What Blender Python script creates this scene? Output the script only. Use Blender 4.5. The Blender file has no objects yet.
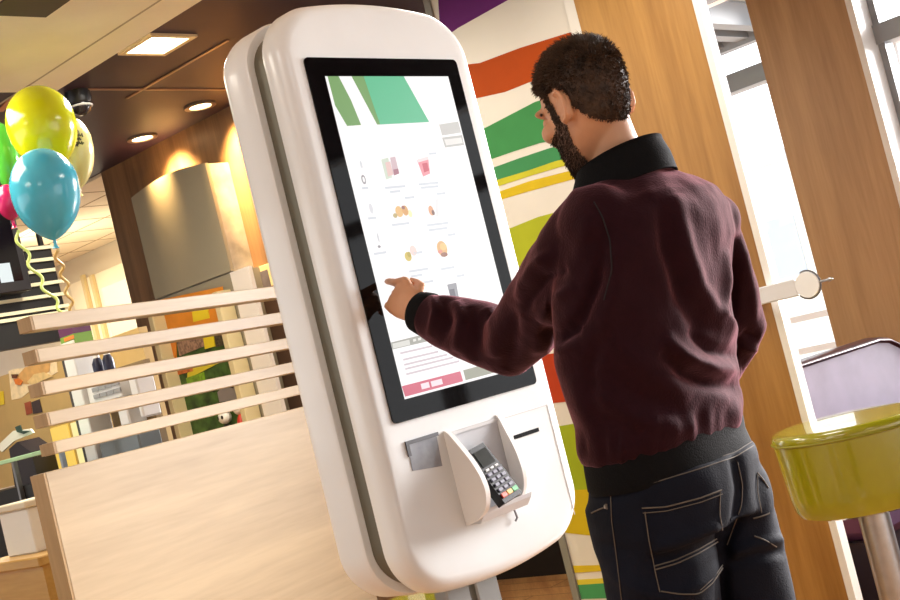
import bpy, math, random
import numpy as np
from mathutils import Vector, Matrix, noise
random.seed(4); rng = np.random.RandomState(4)
SC = bpy.context.scene; COL = SC.collection
PI = math.pi
# ------------------------------------------------------------------ camera
ROLL, PITCH, FPX = .2444, .0477, 1294.2
CAM = np.array([0., 0., 1.36])
_c, _s = math.cos(ROLL), math.sin(ROLL)
FWD = np.array([0, math.cos(PITCH), math.sin(PITCH)])
_u = np.array([0, -math.sin(PITCH), math.cos(PITCH)]); _x = np.array([1., 0, 0])
RGT = _x*_c - _u*_s; UPV = _x*_s + _u*_c
cd = bpy.data.cameras.new('camera'); cam = bpy.data.objects.new('camera', cd); COL.objects.link(cam)
cd.sensor_width = 36; cd.lens = 36*FPX/900; cd.clip_start = .05; cd.clip_end = 200
M = Matrix.Identity(4)
for i in range(3):
    M[i][0] = RGT[i]; M[i][1] = UPV[i]; M[i][2] = -FWD[i]; M[i][3] = CAM[i]
cam.matrix_world = M
SC.camera = cam

def A(*v): return np.array(v, float)
def ray(px, py): return FWD + RGT*(px-450)/FPX - UPV*(py-300)/FPX
def at(px, py, D): return CAM + ray(px, py)*D
def hit(px, py, p0, n):
    d = ray(px, py); p0 = np.asarray(p0, float); n = np.asarray(n, float)
    return CAM + d*((p0-CAM) @ n)/(d @ n)
def onz(px, py, z): d = ray(px, py); return CAM + d*((z-CAM[2])/d[2])
def proj(P):
    P = np.atleast_2d(P)-CAM; z = P @ FWD
    return np.stack([450+FPX*(P @ RGT)/z, 300-FPX*(P @ UPV)/z], 1)

# ------------------------------------------------------------------ materials
def lin(c):
    o = []
    for v in c:
        v /= 255.; o.append(v/12.92 if v <= .04045 else ((v+.055)/1.055)**2.4)
    return (*o, 1)
def mat(name, rgb, rough=.5, metal=0, var=0, vscale=6, bump=0, bscale=60, emit=0, coat=0, spec=.5, trans=0, sheen=0, alpha=1, sss=0):
    m = bpy.data.materials.new(name); m.use_nodes = True
    nt = m.node_tree; b = nt.nodes['Principled BSDF']
    c = lin(rgb)
    b.inputs['Base Color'].default_value = c; b.inputs['Roughness'].default_value = rough
    b.inputs['Metallic'].default_value = metal; b.inputs['Specular IOR Level'].default_value = spec
    b.inputs['Coat Weight'].default_value = coat; b.inputs['Coat Roughness'].default_value = .05
    b.inputs['Transmission Weight'].default_value = trans; b.inputs['Alpha'].default_value = alpha
    b.inputs['Sheen Weight'].default_value = sheen
    if sss:
        b.inputs['Subsurface Weight'].default_value = sss; b.inputs['Subsurface Scale'].default_value = .01
    if emit:
        b.inputs['Emission Color'].default_value = c; b.inputs['Emission Strength'].default_value = emit
    tc = nt.nodes.new('ShaderNodeTexCoord')
    n = nt.nodes.new('ShaderNodeTexNoise'); n.inputs['Scale'].default_value = vscale; n.inputs['Detail'].default_value = 5
    nt.links.new(tc.outputs['Object'], n.inputs['Vector'])
    r = nt.nodes.new('ShaderNodeValToRGB')
    v = var if var else .02
    r.color_ramp.elements[0].color = tuple(x*(1-v) for x in c[:3])+(1,)
    r.color_ramp.elements[1].color = tuple(min(1, x*(1+v)) for x in c[:3])+(1,)
    r.color_ramp.elements[0].position = .3; r.color_ramp.elements[1].position = .7
    nt.links.new(n.outputs['Fac'], r.inputs['Fac'])
    nt.links.new(r.outputs['Color'], b.inputs['Base Color'])
    if bump:
        n2 = nt.nodes.new('ShaderNodeTexNoise'); n2.inputs['Scale'].default_value = bscale; n2.inputs['Detail'].default_value = 4
        nt.links.new(tc.outputs['Object'], n2.inputs['Vector'])
        bp = nt.nodes.new('ShaderNodeBump'); bp.inputs['Strength'].default_value = bump; bp.inputs['Distance'].default_value = .004
        nt.links.new(n2.outputs['Fac'], bp.inputs['Height']); nt.links.new(bp.outputs['Normal'], b.inputs['Normal'])
    return m
def wood(name, c1, c2, scl=(1, 1, .08), s=14, rough=.45, seam=None, coat=0):
    m = bpy.data.materials.new(name); m.use_nodes = True
    nt = m.node_tree; b = nt.nodes['Principled BSDF']; b.inputs['Roughness'].default_value = rough
    b.inputs['Coat Weight'].default_value = coat; b.inputs['Coat Roughness'].default_value = .2
    tc = nt.nodes.new('ShaderNodeTexCoord'); mp = nt.nodes.new('ShaderNodeMapping'); mp.inputs['Scale'].default_value = scl
    nt.links.new(tc.outputs['Object'], mp.inputs['Vector'])
    n = nt.nodes.new('ShaderNodeTexNoise'); n.inputs['Scale'].default_value = s; n.inputs['Detail'].default_value = 8; n.inputs['Distortion'].default_value = .6
    n3 = nt.nodes.new('ShaderNodeTexNoise'); n3.inputs['Scale'].default_value = s*9; n3.inputs['Detail'].default_value = 3
    nt.links.new(mp.outputs['Vector'], n.inputs['Vector']); nt.links.new(mp.outputs['Vector'], n3.inputs['Vector'])
    mx = nt.nodes.new('ShaderNodeMath'); mx.operation = 'MULTIPLY_ADD'; mx.inputs[1].default_value = .35
    nt.links.new(n3.outputs['Fac'], mx.inputs[0])
    sb = nt.nodes.new('ShaderNodeMath'); sb.operation = 'SUBTRACT'; sb.inputs[1].default_value = .175
    nt.links.new(n.outputs['Fac'], sb.inputs[0]); nt.links.new(sb.outputs[0], mx.inputs[2])
    r = nt.nodes.new('ShaderNodeValToRGB'); r.color_ramp.elements[0].color = lin(c1); r.color_ramp.elements[1].color = lin(c2)
    r.color_ramp.elements[0].position = .3; r.color_ramp.elements[1].position = .72
    nt.links.new(mx.outputs[0], r.inputs['Fac']); nt.links.new(r.outputs['Color'], b.inputs['Base Color'])
    bp = nt.nodes.new('ShaderNodeBump'); bp.inputs['Strength'].default_value = .08; bp.inputs['Distance'].default_value = .003
    nt.links.new(mx.outputs[0], bp.inputs['Height']); nt.links.new(bp.outputs['Normal'], b.inputs['Normal'])
    if seam:   # planks / tiles via brick texture
        bt = nt.nodes.new('ShaderNodeTexBrick'); bt.inputs['Scale'].default_value = 1
        bt.inputs['Brick Width'].default_value = seam[0]; bt.inputs['Row Height'].default_value = seam[1]
        bt.inputs['Mortar Size'].default_value = seam[2]; bt.inputs['Mortar'].default_value = (*lin(seam[3])[:3], 1)
        bt.inputs['Color1'].default_value = (1, 1, 1, 1); bt.inputs['Color2'].default_value = (.8, .8, .8, 1)
        m2 = nt.nodes.new('ShaderNodeMapping'); m2.inputs['Rotation'].default_value = seam[4]
        nt.links.new(tc.outputs['Object'], m2.inputs['Vector']); nt.links.new(m2.outputs['Vector'], bt.inputs['Vector'])
        mul = nt.nodes.new('ShaderNodeMix'); mul.data_type = 'RGBA'; mul.blend_type = 'MULTIPLY'; mul.inputs[0].default_value = 1
        nt.links.new(r.outputs['Color'], mul.inputs[6]); nt.links.new(bt.outputs['Color'], mul.inputs[7])
        nt.links.new(mul.outputs[2], b.inputs['Base Color'])
    return m
def emis(name, rgb, s=1.0):
    m = mat(name, rgb, .3); b = m.node_tree.nodes['Principled BSDF']
    b.inputs['Emission Color'].default_value = lin(rgb); b.inputs['Emission Strength'].default_value = s
    for l in list(m.node_tree.links):
        if l.to_socket == b.inputs['Base Color']: m.node_tree.links.remove(l)
    b.inputs['Base Color'].default_value = (.02, .02, .02, 1)
    return m

# ------------------------------------------------------------------ mesh builder
FR = {}
class MB:
    def __init__(s): s.v = []; s.f = []; s.mi = []; s.cur = 0
    def add(s, vs, fs):
        o = len(s.v); s.v += [tuple(map(float, p)) for p in vs]; s.f += [tuple(i+o for i in f) for f in fs]; s.mi += [s.cur]*len(fs); return s
    def box(s, lo, hi, fr=None, bev=0):
        x0, y0, z0 = lo; x1, y1, z1 = hi
        if bev:
            b = min(bev, .49*(x1-x0), .49*(y1-y0), .49*(z1-z0))
            vs = []; idx = {}
            for X, sx in ((x0, 1), (x1, -1)):
                for Y, sy in ((y0, 1), (y1, -1)):
                    for Z, sz in ((z0, 1), (z1, -1)):
                        k = (sx, sy, sz); idx[k] = len(vs)
                        vs += [(X, Y+sy*b, Z+sz*b), (X+sx*b, Y, Z+sz*b), (X+sx*b, Y+sy*b, Z)]
            fs = []
            g = lambda a, b_, c, i: idx[(a, b_, c)]+i
            for q in (1, -1):
                f = [g(q, 1, 1, 0), g(q, -1, 1, 0), g(q, -1, -1, 0), g(q, 1, -1, 0)]; fs.append(f[::-1] if q == 1 else f)
                f = [g(1, q, 1, 1), g(-1, q, 1, 1), g(-1, q, -1, 1), g(1, q, -1, 1)]; fs.append(f if q == 1 else f[::-1])
                f = [g(1, 1, q, 2), g(-1, 1, q, 2), g(-1, -1, q, 2), g(1, -1, q, 2)]; fs.append(f[::-1] if q == 1 else f)
            for a in (1, -1):
                for c in (1, -1):
                    fs.append([g(a, c, 1, 0), g(a, c, -1, 0), g(a, c, -1, 1), g(a, c, 1, 1)])
                    fs.append([g(a, 1, c, 0), g(a, -1, c, 0), g(a, -1, c, 2), g(a, 1, c, 2)])
                    fs.append([g(1, a, c, 1), g(-1, a, c, 1), g(-1, a, c, 2), g(1, a, c, 2)])
                    for e in (1, -1): fs.append([g(a, c, e, 0), g(a, c, e, 1), g(a, c, e, 2)])
        else:
            vs = [(x0, y0, z0), (x1, y0, z0), (x1, y1, z0), (x0, y1, z0), (x0, y0, z1), (x1, y0, z1), (x1, y1, z1), (x0, y1, z1)]
            fs = [(3, 2, 1, 0), (4, 5, 6, 7), (0, 1, 5, 4), (1, 2, 6, 5), (2, 3, 7, 6), (3, 0, 4, 7)]
        if fr is not None: vs = [fr @ Vector(p) for p in vs]
        return s.add(vs, fs)
    def rings(s, R, cap=True, closed=False):
        n = len(R[0]); vs = [p for r in R for p in r]; fs = []
        m = len(R)
        for i in range(m if closed else m-1):
            j = (i+1) % m
            for k in range(n):
                k2 = (k+1) % n; fs.append((i*n+k, i*n+k2, j*n+k2, j*n+k))
        if cap and not closed:
            c0 = np.mean(np.array(R[0], float), 0); c1 = np.mean(np.array(R[-1], float), 0)
            a = len(vs); vs += [c0, c1]
            for k in range(n):
                k2 = (k+1) % n; fs.append((a, k2, k)); fs.append((a+1, (m-1)*n+k, (m-1)*n+k2))
        return s.add(vs, fs)
    def tube(s, pts, rad, n=14, ref=None, fr=None, caps=True):
        pts = [np.array(p, float) for p in pts]
        if not hasattr(rad, '__len__'): rad = [rad]*len(pts)
        R = []; prev = None
        for i, p in enumerate(pts):
            t = pts[min(i+1, len(pts)-1)]-pts[max(i-1, 0)]; t = t/(np.linalg.norm(t)+1e-12)
            if prev is None:
                r = np.array(ref if ref is not None else ((0, 0, 1) if abs(t[2]) < .9 else (1, 0, 0)), float)
            else: r = prev
            e1 = r-t*(r @ t); e1 /= np.linalg.norm(e1); e2 = np.cross(t, e1); prev = e1
            a, b = rad[i] if hasattr(rad[i], '__len__') else (rad[i], rad[i])
            R.append([p+e1*a*math.cos(2*PI*k/n)+e2*b*math.sin(2*PI*k/n) for k in range(n)])
        if fr is not None: R = [[fr @ Vector(q) for q in r] for r in R]
        return s.rings(R, cap=caps)
    def lathe(s, prof, n=40, fr=None, cap=True):
        R = [[(r*math.cos(2*PI*k/n), r*math.sin(2*PI*k/n), z) for k in range(n)] for r, z in prof]
        if fr is not None: R = [[fr @ Vector(q) for q in r] for r in R]
        return s.rings(R, cap=cap)
    def ell(s, c, ax, n=24, m=16):
        c = np.array(c, float); ax = [np.array(a, float) for a in ax]; R = []
        for i in range(1, m):
            t = PI*i/m; R.append([c+ax[2]*-math.cos(t)+math.sin(t)*(ax[0]*math.cos(2*PI*k/n)+ax[1]*math.sin(2*PI*k/n)) for k in range(n)])
        o = len(s.v); s.rings(R, cap=False)
        a = len(s.v); s.v += [tuple(c-ax[2]), tuple(c+ax[2])]
        for k in range(n):
            k2 = (k+1) % n; s.f.append((a, o+k2, o+k)); s.f.append((a+1, o+(m-2)*n+k, o+(m-2)*n+k2)); s.mi += [s.cur]*2
        return s
    def poly(s, pts, d, fr=None):
        """prism: closed outline pts extruded by the vector d"""
        pts = [np.array(p, float) for p in pts]; d = np.array(d, float); n = len(pts)
        vs = pts+[p+d for p in pts]; fs = [tuple(range(n))[::-1], tuple(range(n, 2*n))]
        for k in range(n): fs.append((k, (k+1) % n, n+(k+1) % n, n+k))
        if fr is not None: vs = [fr @ Vector(p) for p in vs]
        return s.add(vs, fs)
    def build(s, name, mats, parent=None, smooth=False, fr=None, fix=True):
        me = bpy.data.meshes.new(name)
        F = fr if fr is not None else (FR[parent] if parent is not None else Matrix.Identity(4))
        inv = F.inverted()
        me.from_pydata([tuple(inv @ Vector(p)) for p in s.v], [], s.f)
        if not isinstance(mats, (list, tuple)): mats = [mats]
        for m in mats: me.materials.append(m)
        if len(mats) > 1: me.polygons.foreach_set('material_index', s.mi)
        if fix:
            import bmesh
            bm = bmesh.new(); bm.from_mesh(me); bmesh.ops.recalc_face_normals(bm, faces=bm.faces); bm.to_mesh(me); bm.free()
        return link(name, me, parent, F, smooth)
def link(name, me, parent, F, smooth=False, ang=.7):
    o = bpy.data.objects.new(name, me); COL.objects.link(o)
    if parent is not None: o.parent = parent
    else: o.matrix_world = F
    FR[o] = F
    if smooth:
        me.polygons.foreach_set('use_smooth', [True]*len(me.polygons))
        try: me.set_sharp_from_angle(angle=ang)
        except Exception: pass
    me.update(); return o
def thing(name, label, cat, loc, rz=0, group=None):
    o = bpy.data.objects.new(name, None); COL.objects.link(o); o.empty_display_size = .1
    F = Matrix.Translation(Vector(loc)) @ Matrix.Rotation(rz, 4, 'Z')
    o.matrix_world = F; FR[o] = F
    return tag(o, label, cat, group)
def tag(o, label, cat, group=None):
    o['label'] = label; o['category'] = cat
    if group: o['group'] = group
    return o
def struct(o): o['kind'] = 'structure'; return o
def lframe(loc, rz): return Matrix.Translation(Vector(loc)) @ Matrix.Rotation(rz, 4, 'Z')
def remesh(mb, vox, smooth=4, fac=.5):
    me = bpy.data.meshes.new('tmp'); me.from_pydata(mb.v, [], mb.f)
    import bmesh
    bm = bmesh.new(); bm.from_mesh(me); bmesh.ops.recalc_face_normals(bm, faces=bm.faces); bm.to_mesh(me); bm.free()
    o = bpy.data.objects.new('tmp', me); COL.objects.link(o)
    r = o.modifiers.new('r', 'REMESH'); r.mode = 'VOXEL'; r.voxel_size = vox
    if smooth:
        q = o.modifiers.new('s', 'SMOOTH'); q.iterations = smooth; q.factor = fac
    dg = bpy.context.evaluated_depsgraph_get(); dg.update()
    out = bpy.data.meshes.new_from_object(o.evaluated_get(dg))
    bpy.data.objects.remove(o); bpy.data.meshes.remove(me)
    return out
def co_of(me):
    a = np.empty(len(me.vertices)*3); me.vertices.foreach_get('co', a); return a.reshape(-1, 3)
def no_of(me):
    a = np.empty(len(me.vertices)*3); me.vertex_normals.foreach_get('vector', a); return a.reshape(-1, 3)
def set_co(me, c): me.vertices.foreach_set('co', c.ravel()); me.update()

YK = .8378                                   # the building's axes
E1 = A(math.cos(YK-PI/2), math.sin(YK-PI/2), 0)   # to the right and nearer
E2 = A(math.cos(YK), math.sin(YK), 0)             # to the right and farther
#==PARTS==
# ================================================================== setting
M_dark = mat('ceiling_aubergine', (44, 20, 42), .55, var=.05, vscale=2)
M_beige = mat('soffit_beige', (240, 230, 210), .6, var=.03)
M_trimgold = mat('ceiling_joint', (150, 112, 84), .4)
M_floor = wood('floor_planks', (168, 112, 62), (214, 160, 100), (1, .08, 1), 12, .35, seam=(1.2, .16, .004, (120, 90, 60), (0, 0, .73)), coat=.2)
M_wall = wood('wall_veneer', (104, 76, 50), (144, 108, 74), (1, 1, .06), 9, .4)
M_oak = wood('oak_panel', (146, 100, 40), (180, 132, 64), (1, 1, .07), 10, .4)
M_oak2 = wood('oak_column', (160, 120, 78), (190, 150, 104), (1, 1, .06), 9, .45)
M_kit = mat('kitchen_wall_tile', (216, 200, 170), .5, var=.05, vscale=3)
M_white = mat('white_paint', (236, 234, 230), .45)
M_frame = mat('window_frame_grey', (150, 156, 162), .4, metal=.2)
M_steel = mat('brushed_steel', (176, 178, 180), .28, metal=1, var=.06, vscale=40)
M_black = mat('black_panel', (14, 12, 12), .45)
M_plum = mat('plum_vinyl', (84, 52, 88), .4, var=.06, bump=.15)
H = 3.0
b = MB(); b.box((-7, -2.6, -.1), (7.9, 14, 0)); struct(b.build('floor', M_floor))
b = MB()
b.poly([(-7, -2.6, H), (7.9, -2.6, H), (7.9, 1.9, H), (-3.4, 12.1, H), (-7, 12.1, H)], (0, 0, .1)); struct(b.build('ceiling', M_dark))
# dropped beige ceiling field
c0 = onz(55, 92, H-.04)
b = MB(); b.poly([c0, c0+E1*4.6, c0+E1*4.6-E2*3.2, c0-E2*3.2], (0, 0, .039)); tr = struct(b.build('ceiling_beige', M_beige))
b = MB()
p = onz(70, 58, H-.0405); b.poly([p-E1*1.5, p+E1*3, p+E1*3+E2*.012, p-E1*1.5+E2*.012], (0, 0, .002)); struct(b.build('trim_1', mat('joint_line', (170, 158, 138), .7)))
# joints of the dark ceiling; the amber strip is a painted line of light
def strip(nm, pa, pb, w, m, z=H-.006):
    a, c = onz(*pa, z), onz(*pb, z); d = c-a; d /= np.linalg.norm(d); q = A(-d[1], d[0], 0)*w/2
    b = MB(); b.poly([a-q, c-q, c+q, a+q], (0, 0, .005)); struct(b.build(nm, m))
strip('trim_2', (127, 99), (228, 41), .016, M_trimgold)
strip('trim_3', (84, 90), (226, 90), .014, M_trimgold)
strip('trim_4', (0, 112), (14, 97), .03, mat('amber_light_line', (190, 110, 50), .4))
# back wall in wood veneer, dark unlit and warm where the downlights graze it
W0 = onz(170, 137, H); wl = (hit(103, 182, W0, E2)-W0) @ E1; wr = wl+1.75
FW = lframe((W0[0], W0[1], 0), YK-PI/2)      # local x = E1, y = E2
b = MB(); b.box((wl, 0, 0), (wr, .12, H), FW); struct(b.build('wall_back', M_wall, fr=FW))
# kitchen wall beyond its left end
b = MB(); b.box((wl-7, 1.5, 0), (wl+.2, 1.6, H), FW); struct(b.build('wall_left', M_kit, fr=FW))
def onwall(px, py, off): q = hit(px, py, W0+E2*off, E2)-A(W0[0], W0[1], 0); return q @ E1, q[2]
# pale tiled kitchen ceiling behind the wood wall's plane
ko = A(W0[0], W0[1], H-.02)+E1*wl
b = MB(); b.poly([ko-E1*6+E2*.0, ko-E1*.0, ko+E2*1.49, ko-E1*6+E2*1.49], (0, 0, .019)); struct(b.build('ceiling_kitchen', mat('kitchen_ceiling', (240, 222, 188), .6, var=.04)))
b = MB()
for k in range(1, 8): p = ko-E1*.42*k; b.poly([p, p+E1*.012, p+E1*.012+E2*1.49, p+E2*1.49], (0, 0, -.002))
for k in range(0, 3): p = ko+E2*(.35+.45*k); b.poly([p-E1*6, p, p+E2*.012, p-E1*6+E2*.012], (0, 0, -.002))
struct(b.build('trim_5', mat('tile_joint', (176, 150, 112), .7)))
# pale kitchen door with two upright pulls
x0, z1 = onwall(70, 285, 1.46); x1, _ = onwall(150, 285, 1.46)
b = MB(); b.box((x0, 1.455, .0), (x1, 1.495, z1), FW); dr = struct(b.build('door_1', mat('pale_door', (236, 220, 186), .45), fr=FW))
b = MB()
for px in (83, 92):
    x, z = onwall(px, 275, 1.44); b.box((x-.02, 1.42, .9), (x+.02, 1.45, z), FW)
b.build('door_handle', mat('brass_pull', (206, 182, 130), .4), dr)
xg, zg = onwall(112, 287, 1.3); xg2, _ = onwall(128, 287, 1.3)
b = MB(); b.box((xg, 1.2, 0), (xg+.42, 1.42, zg), FW); o = b.build('steel_cabinet', mat('grey_cabinet', (176, 164, 142), .5), fr=FW)
tag(o, 'plain grey-beige tall cabinet beside the pale kitchen door', 'cabinet')

# ---- lights built into the ceiling
q = [onz(px, py, H) for px, py in ((118, 53), (150, 32), (196, 34), (165, 54))]
cl = sum(q)/4; w1 = .3
M_glow = emis('lamp_diffuser', (255, 246, 214), 9); M_lframe = mat('lamp_frame', (214, 190, 150), .4)
FL = lframe((cl[0], cl[1], H), YK-PI/2)
t = thing('ceiling_light', 'bright square recessed ceiling light in the dark ceiling', 'light', (cl[0], cl[1], H), YK-PI/2)
sx = max(abs((p-cl) @ E1) for p in q)*.95; sy = max(abs((p-cl) @ E2) for p in q)*.95
b = MB()
for lo, hi in (((-sx, -sy, -.012), (sx, -sy*.8, -.001)), ((-sx, sy*.8, -.012), (sx, sy, -.001)), ((-sx, -sy*.8, -.012), (-sx*.8, sy*.8, -.001)), ((sx*.8, -sy*.8, -.012), (sx, sy*.8, -.001))): b.box(lo, hi, FL)
b.build('light_frame', M_lframe, t)
b = MB(); b.box((-sx*.8, -sy*.8, -.008), (sx*.8, sy*.8, -.002), FL); b.build('diffuser', M_glow, t)
def area(loc, size, power, col=(1, .93, .8), rot=(0, 0, 0), sy=None):
    l = bpy.data.lights.new('lamp', 'AREA'); l.energy = power; l.size = size; l.color = col
    if sy: l.shape = 'RECTANGLE'; l.size_y = sy
    o = bpy.data.objects.new('lamp', l); COL.objects.link(o); o.location = loc; o.rotation_euler = rot; return o
area((cl[0], cl[1], H-.03), .5, 45)
M_spot = emis('spot_glow', (255, 226, 170), 14); M_ring = mat('spot_ring', (150, 130, 110), .3, metal=.7)
for px, py, lb in ((200, 105, 'small round ceiling spotlight above the orange glow, nearer the white kiosk'), (142, 137, 'small round ceiling spotlight nearer the balloons, above the grey wall cabinet')):
    c = onz(px, py, H); t = thing('downlight', lb, 'light', tuple(c), 0, 'round spotlights in the dark ceiling')
    F = lframe(c, 0)
    b = MB(); b.rings([[F @ Vector((r*math.cos(2*PI*k/28), r*math.sin(2*PI*k/28), z)) for k in range(28)] for r, z in ((.085, -.001), (.085, -.012), (.06, -.012), (.06, -.001))], closed=True)
    b.build('spot_ring', M_ring, t, True)
    b = MB(); b.lathe([(.058, -.002), (.058, -.006)], 28, F); b.build('bulb', M_spot, t)
    l = bpy.data.lights.new('spot', 'SPOT'); l.energy = 260; l.spot_size = 1.25; l.spot_blend = .8; l.color = (1, .66, .28); l.shadow_soft_size = .05
    o = bpy.data.objects.new('spot', l); COL.objects.link(o); o.location = (c[0], c[1], H-.03); o.rotation_euler = Vector(tuple(E2*.75-A(0, 0, 1))).to_track_quat('-Z', 'Y').to_euler()
# smoke detector / dome camera
c = onz(77, 92, H); F = lframe(c, 0)
t = thing('dome_camera', 'black dome security camera hanging from the dark ceiling behind the balloons', 'camera', tuple(c))
b = MB(); b.lathe([(.06, .004), (.06, -.05), (.055, -.06)], 28, F); b.build('housing', mat('camera_black', (22, 20, 22), .35), t, True)
b = MB(); b.lathe([(.05, -.058), (.05, -.075), (.04, -.098), (.016, -.112)], 28, F); b.build('dome', mat('camera_dome', (30, 28, 34), .05), t, True)
b = MB(); b.tube([F @ Vector((.053*math.cos(a*PI/14), .053*math.sin(a*PI/14), -.072)) for a in range(29)], .005, 8); b.build('ring', M_white, t, True)
# vent on the beige ceiling
c = onz(38, -2, H-.04); F = lframe(c, YK-PI/2)
b = MB(); b.box((-.16, -.12, -.008), (.16, .12, 0), F); o = b.build('ceiling_vent', mat('vent_dark', (70, 56, 44), .6), fr=F)
tag(o, 'small dark vent in the beige ceiling', 'vent')

# ================================================================== right side: striped panel, oak panel, windows
PL = at(433, 10, 5.75); PL[2] = 0; FP = lframe(PL, YK-PI/2)
def pon(px, py, off=0): q = hit(px, py, PL-E2*off, E2)-PL; return q @ E1, q[2]
xr = pon(570, 10)[0]
t = thing('striped_panel', 'tall white partition panel painted with purple, orange, green and yellow stripes', 'panel', tuple(PL), YK-PI/2)
b = MB(); b.box((0, 0, 0), (xr, .06, 2.98), FP); b.build('board', mat('panel_white', (222, 214, 200), .5, var=.02), t)
def stripe(nm, rgb, pts, k=[0]):
    k[0] += 1; b = MB(); o = .0015+.0002*(k[0] % 3)
    P = [pon(*p) for p in pts]
    P = [(min(max(x, .002), xr-.002), min(max(z, .02), 2.97)) for x, z in P]
    b.poly([(x, -o, z) for x, z in P], (0, o, 0), FP)
    b.build(nm, mat('paint_'+nm, rgb, .75, var=.05, vscale=9, spec=.15), t)
def band(nm, rgb, top, bot): stripe(nm, rgb, top+bot[::-1])
band('purple_stripe', (102, 40, 108), [(425, -60), (580, -60)], [(425, 48), (458, 28), (508, 0), (580, -40)])
band('orange_stripe', (176, 72, 18), [(455, 66), (480, 63), (520, 48), (568, 33), (590, 25)], [(455, 104), (478, 98), (505, 92), (530, 82), (560, 74), (600, 66)])
band('green_stripe', (66, 140, 78), [(455, 142), (485, 128), (510, 115), (535, 102), (600, 80)], [(460, 168), (492, 159), (512, 152), (540, 143), (610, 128)])
band('green_stripe', (66, 138, 84), [(465, 177), (495, 167), (520, 158), (550, 148), (610, 133)], [(465, 190), (497, 180), (530, 170), (556, 161), (610, 149)])
band('yellow_stripe', (196, 190, 50), [(465, 190), (497, 180), (530, 170), (556, 161), (610, 149)], [(468, 196), (499, 186), (530, 176), (560, 167), (610, 156)])
band('yellow_stripe', (208, 178, 34), [(470, 202), (501, 191), (530, 181), (565, 172), (615, 160)], [(470, 208), (503, 199), (530, 191), (585, 176), (615, 168)])
band('lime_stripe', (170, 176, 40), [(480, 236), (511, 228), (538, 217), (620, 195)], [(490, 282), (520, 272), (560, 262), (630, 246)])
band('red_stripe', (178, 62, 30), [(510, 358), (541, 355), (556, 353), (650, 340)], [(520, 406), (553, 403), (563, 402), (660, 392)])
band('lime_stripe', (158, 172, 36), [(530, 428), (560, 426), (572, 424), (670, 412)], [(545, 496), (572, 490), (596, 489), (690, 480)])
band('yellow_stripe', (204, 176, 30), [(545, 496), (572, 490), (596, 489), (690, 480)], [(550, 534), (568, 533), (595, 536), (700, 530)])
band('yellow_stripe', (214, 184, 40), [(555, 567), (570, 566), (600, 565), (700, 556)], [(555, 573), (572, 573), (603, 571), (700, 563)])
band('yellow_stripe', (214, 196, 60), [(560, 580), (574, 580), (605, 578), (700, 570)], [(560, 585), (577, 585), (606, 583), (700, 575)])
band('green_stripe', (74, 150, 92), [(560, 585), (577, 585), (606, 583), (700, 575)], [(565, 600), (580, 599), (610, 598), (710, 590)])
b = MB(); b.box((-.035, -.012, 0), (0, .062, 2.98), FP); b.build('edge_strip', mat('strip_grey', (132, 128, 120), .4), t)
b = MB(); b.box((xr, -.03, 0), (xr+.05, .062, 2.98), FP); b.build('edge_strip', mat('strip_white', (228, 222, 210), .45), t)
# oak panel in the same plane
x2 = pon(692, 2, .04)[0]; x3 = pon(699.5, 2, .04)[0]
b = MB(); b.box((xr+.055, -.04, 0), (x2, .012, 2.99), FP); o = b.build('oak_partition', M_oak, fr=FP)
tag(o, 'broad oak-veneered partition behind the man, left of the first window', 'partition')
b = MB(); b.box((x2+.001, -.04, 0), (x3, .013, 2.99), FP); tr = b.build('edge_trim', mat('trim_white', (238, 234, 226), .45), o)
# window wall, parallel and farther back
WP = at(758, 2, 7.0); WP[2] = 0; FQ = lframe(WP, YK-PI/2)
def won(px, py, off=0): q = hit(px, py, WP-E2*off, E2)-WP; return q @ E1, q[2]
c1 = won(846, 0, .14)[0]
b = MB(); b.box((0, -.14, 0), (c1, .3, 3.05), FQ); o = b.build('oak_column', M_oak2, fr=FQ)
tag(o, 'wide oak-clad column between the two windows', 'column')
zs = 1.0
za = won(750, 76)[1]
M_glass = bpy.data.materials.new('window_glass'); M_glass.use_nodes = True
nt = M_glass.node_tree; nt.nodes.clear()
og = nt.nodes.new('ShaderNodeOutputMaterial'); tr_ = nt.nodes.new('ShaderNodeBsdfTransparent'); gl = nt.nodes.new('ShaderNodeBsdfGlossy'); gl.inputs['Roughness'].default_value = .02
mx = nt.nodes.new('ShaderNodeMixShader'); fr_ = nt.nodes.new('ShaderNodeFresnel'); fr_.inputs['IOR'].default_value = 1.3
nt.links.new(fr_.outputs[0], mx.inputs[0]); nt.links.new(tr_.outputs[0], mx.inputs[1]); nt.links.new(gl.outputs[0], mx.inputs[2]); nt.links.new(mx.outputs[0], og.inputs[0])
def window(nm, xa, xb, zt, left=True):
    b = MB()
    for lo, hi in (((xa, .02, 0), (xa+.05, .12, 3.05)), ((xb-.05, .02, 0), (xb, .12, 3.05)), ((xa, .02, .1), (xb, .12, .16)), ((xa, .02, 2.98), (xb, .12, 3.05)), ((xa, .0, zt-.05), (xb, .13, zt+.05))): b.box(lo, hi, FQ)
    o = struct(b.build(nm, M_frame, fr=FQ))
    b = MB(); b.box((xa+.05, .06, .16), (xb-.05, .066, 2.98), FQ); b.build('pane', M_glass, o)
    return o
window('window_1', -1.6, 0, za)
zb = won(880, 33)[1]
w2 = window('window_2', c1+.02, c1+2.4, zb)
window('window_3', c1+2.46, c1+4.8, zb); window('window_4', c1+4.86, c1+7.2, zb)
M_room = mat('dining_wall', (176, 174, 170), .6, var=.04)
b = MB(); b.box((-7.2, -.02, 0), (-1.6, .1, 3.0), FQ); struct(b.build('wall_right', mat('far_plaster', (196, 186, 172), .6), fr=FQ))
b = MB(); b.box((-7, -2.7, 0), (7.9, -2.6, H)); struct(b.build('wall_front', M_room))
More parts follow.
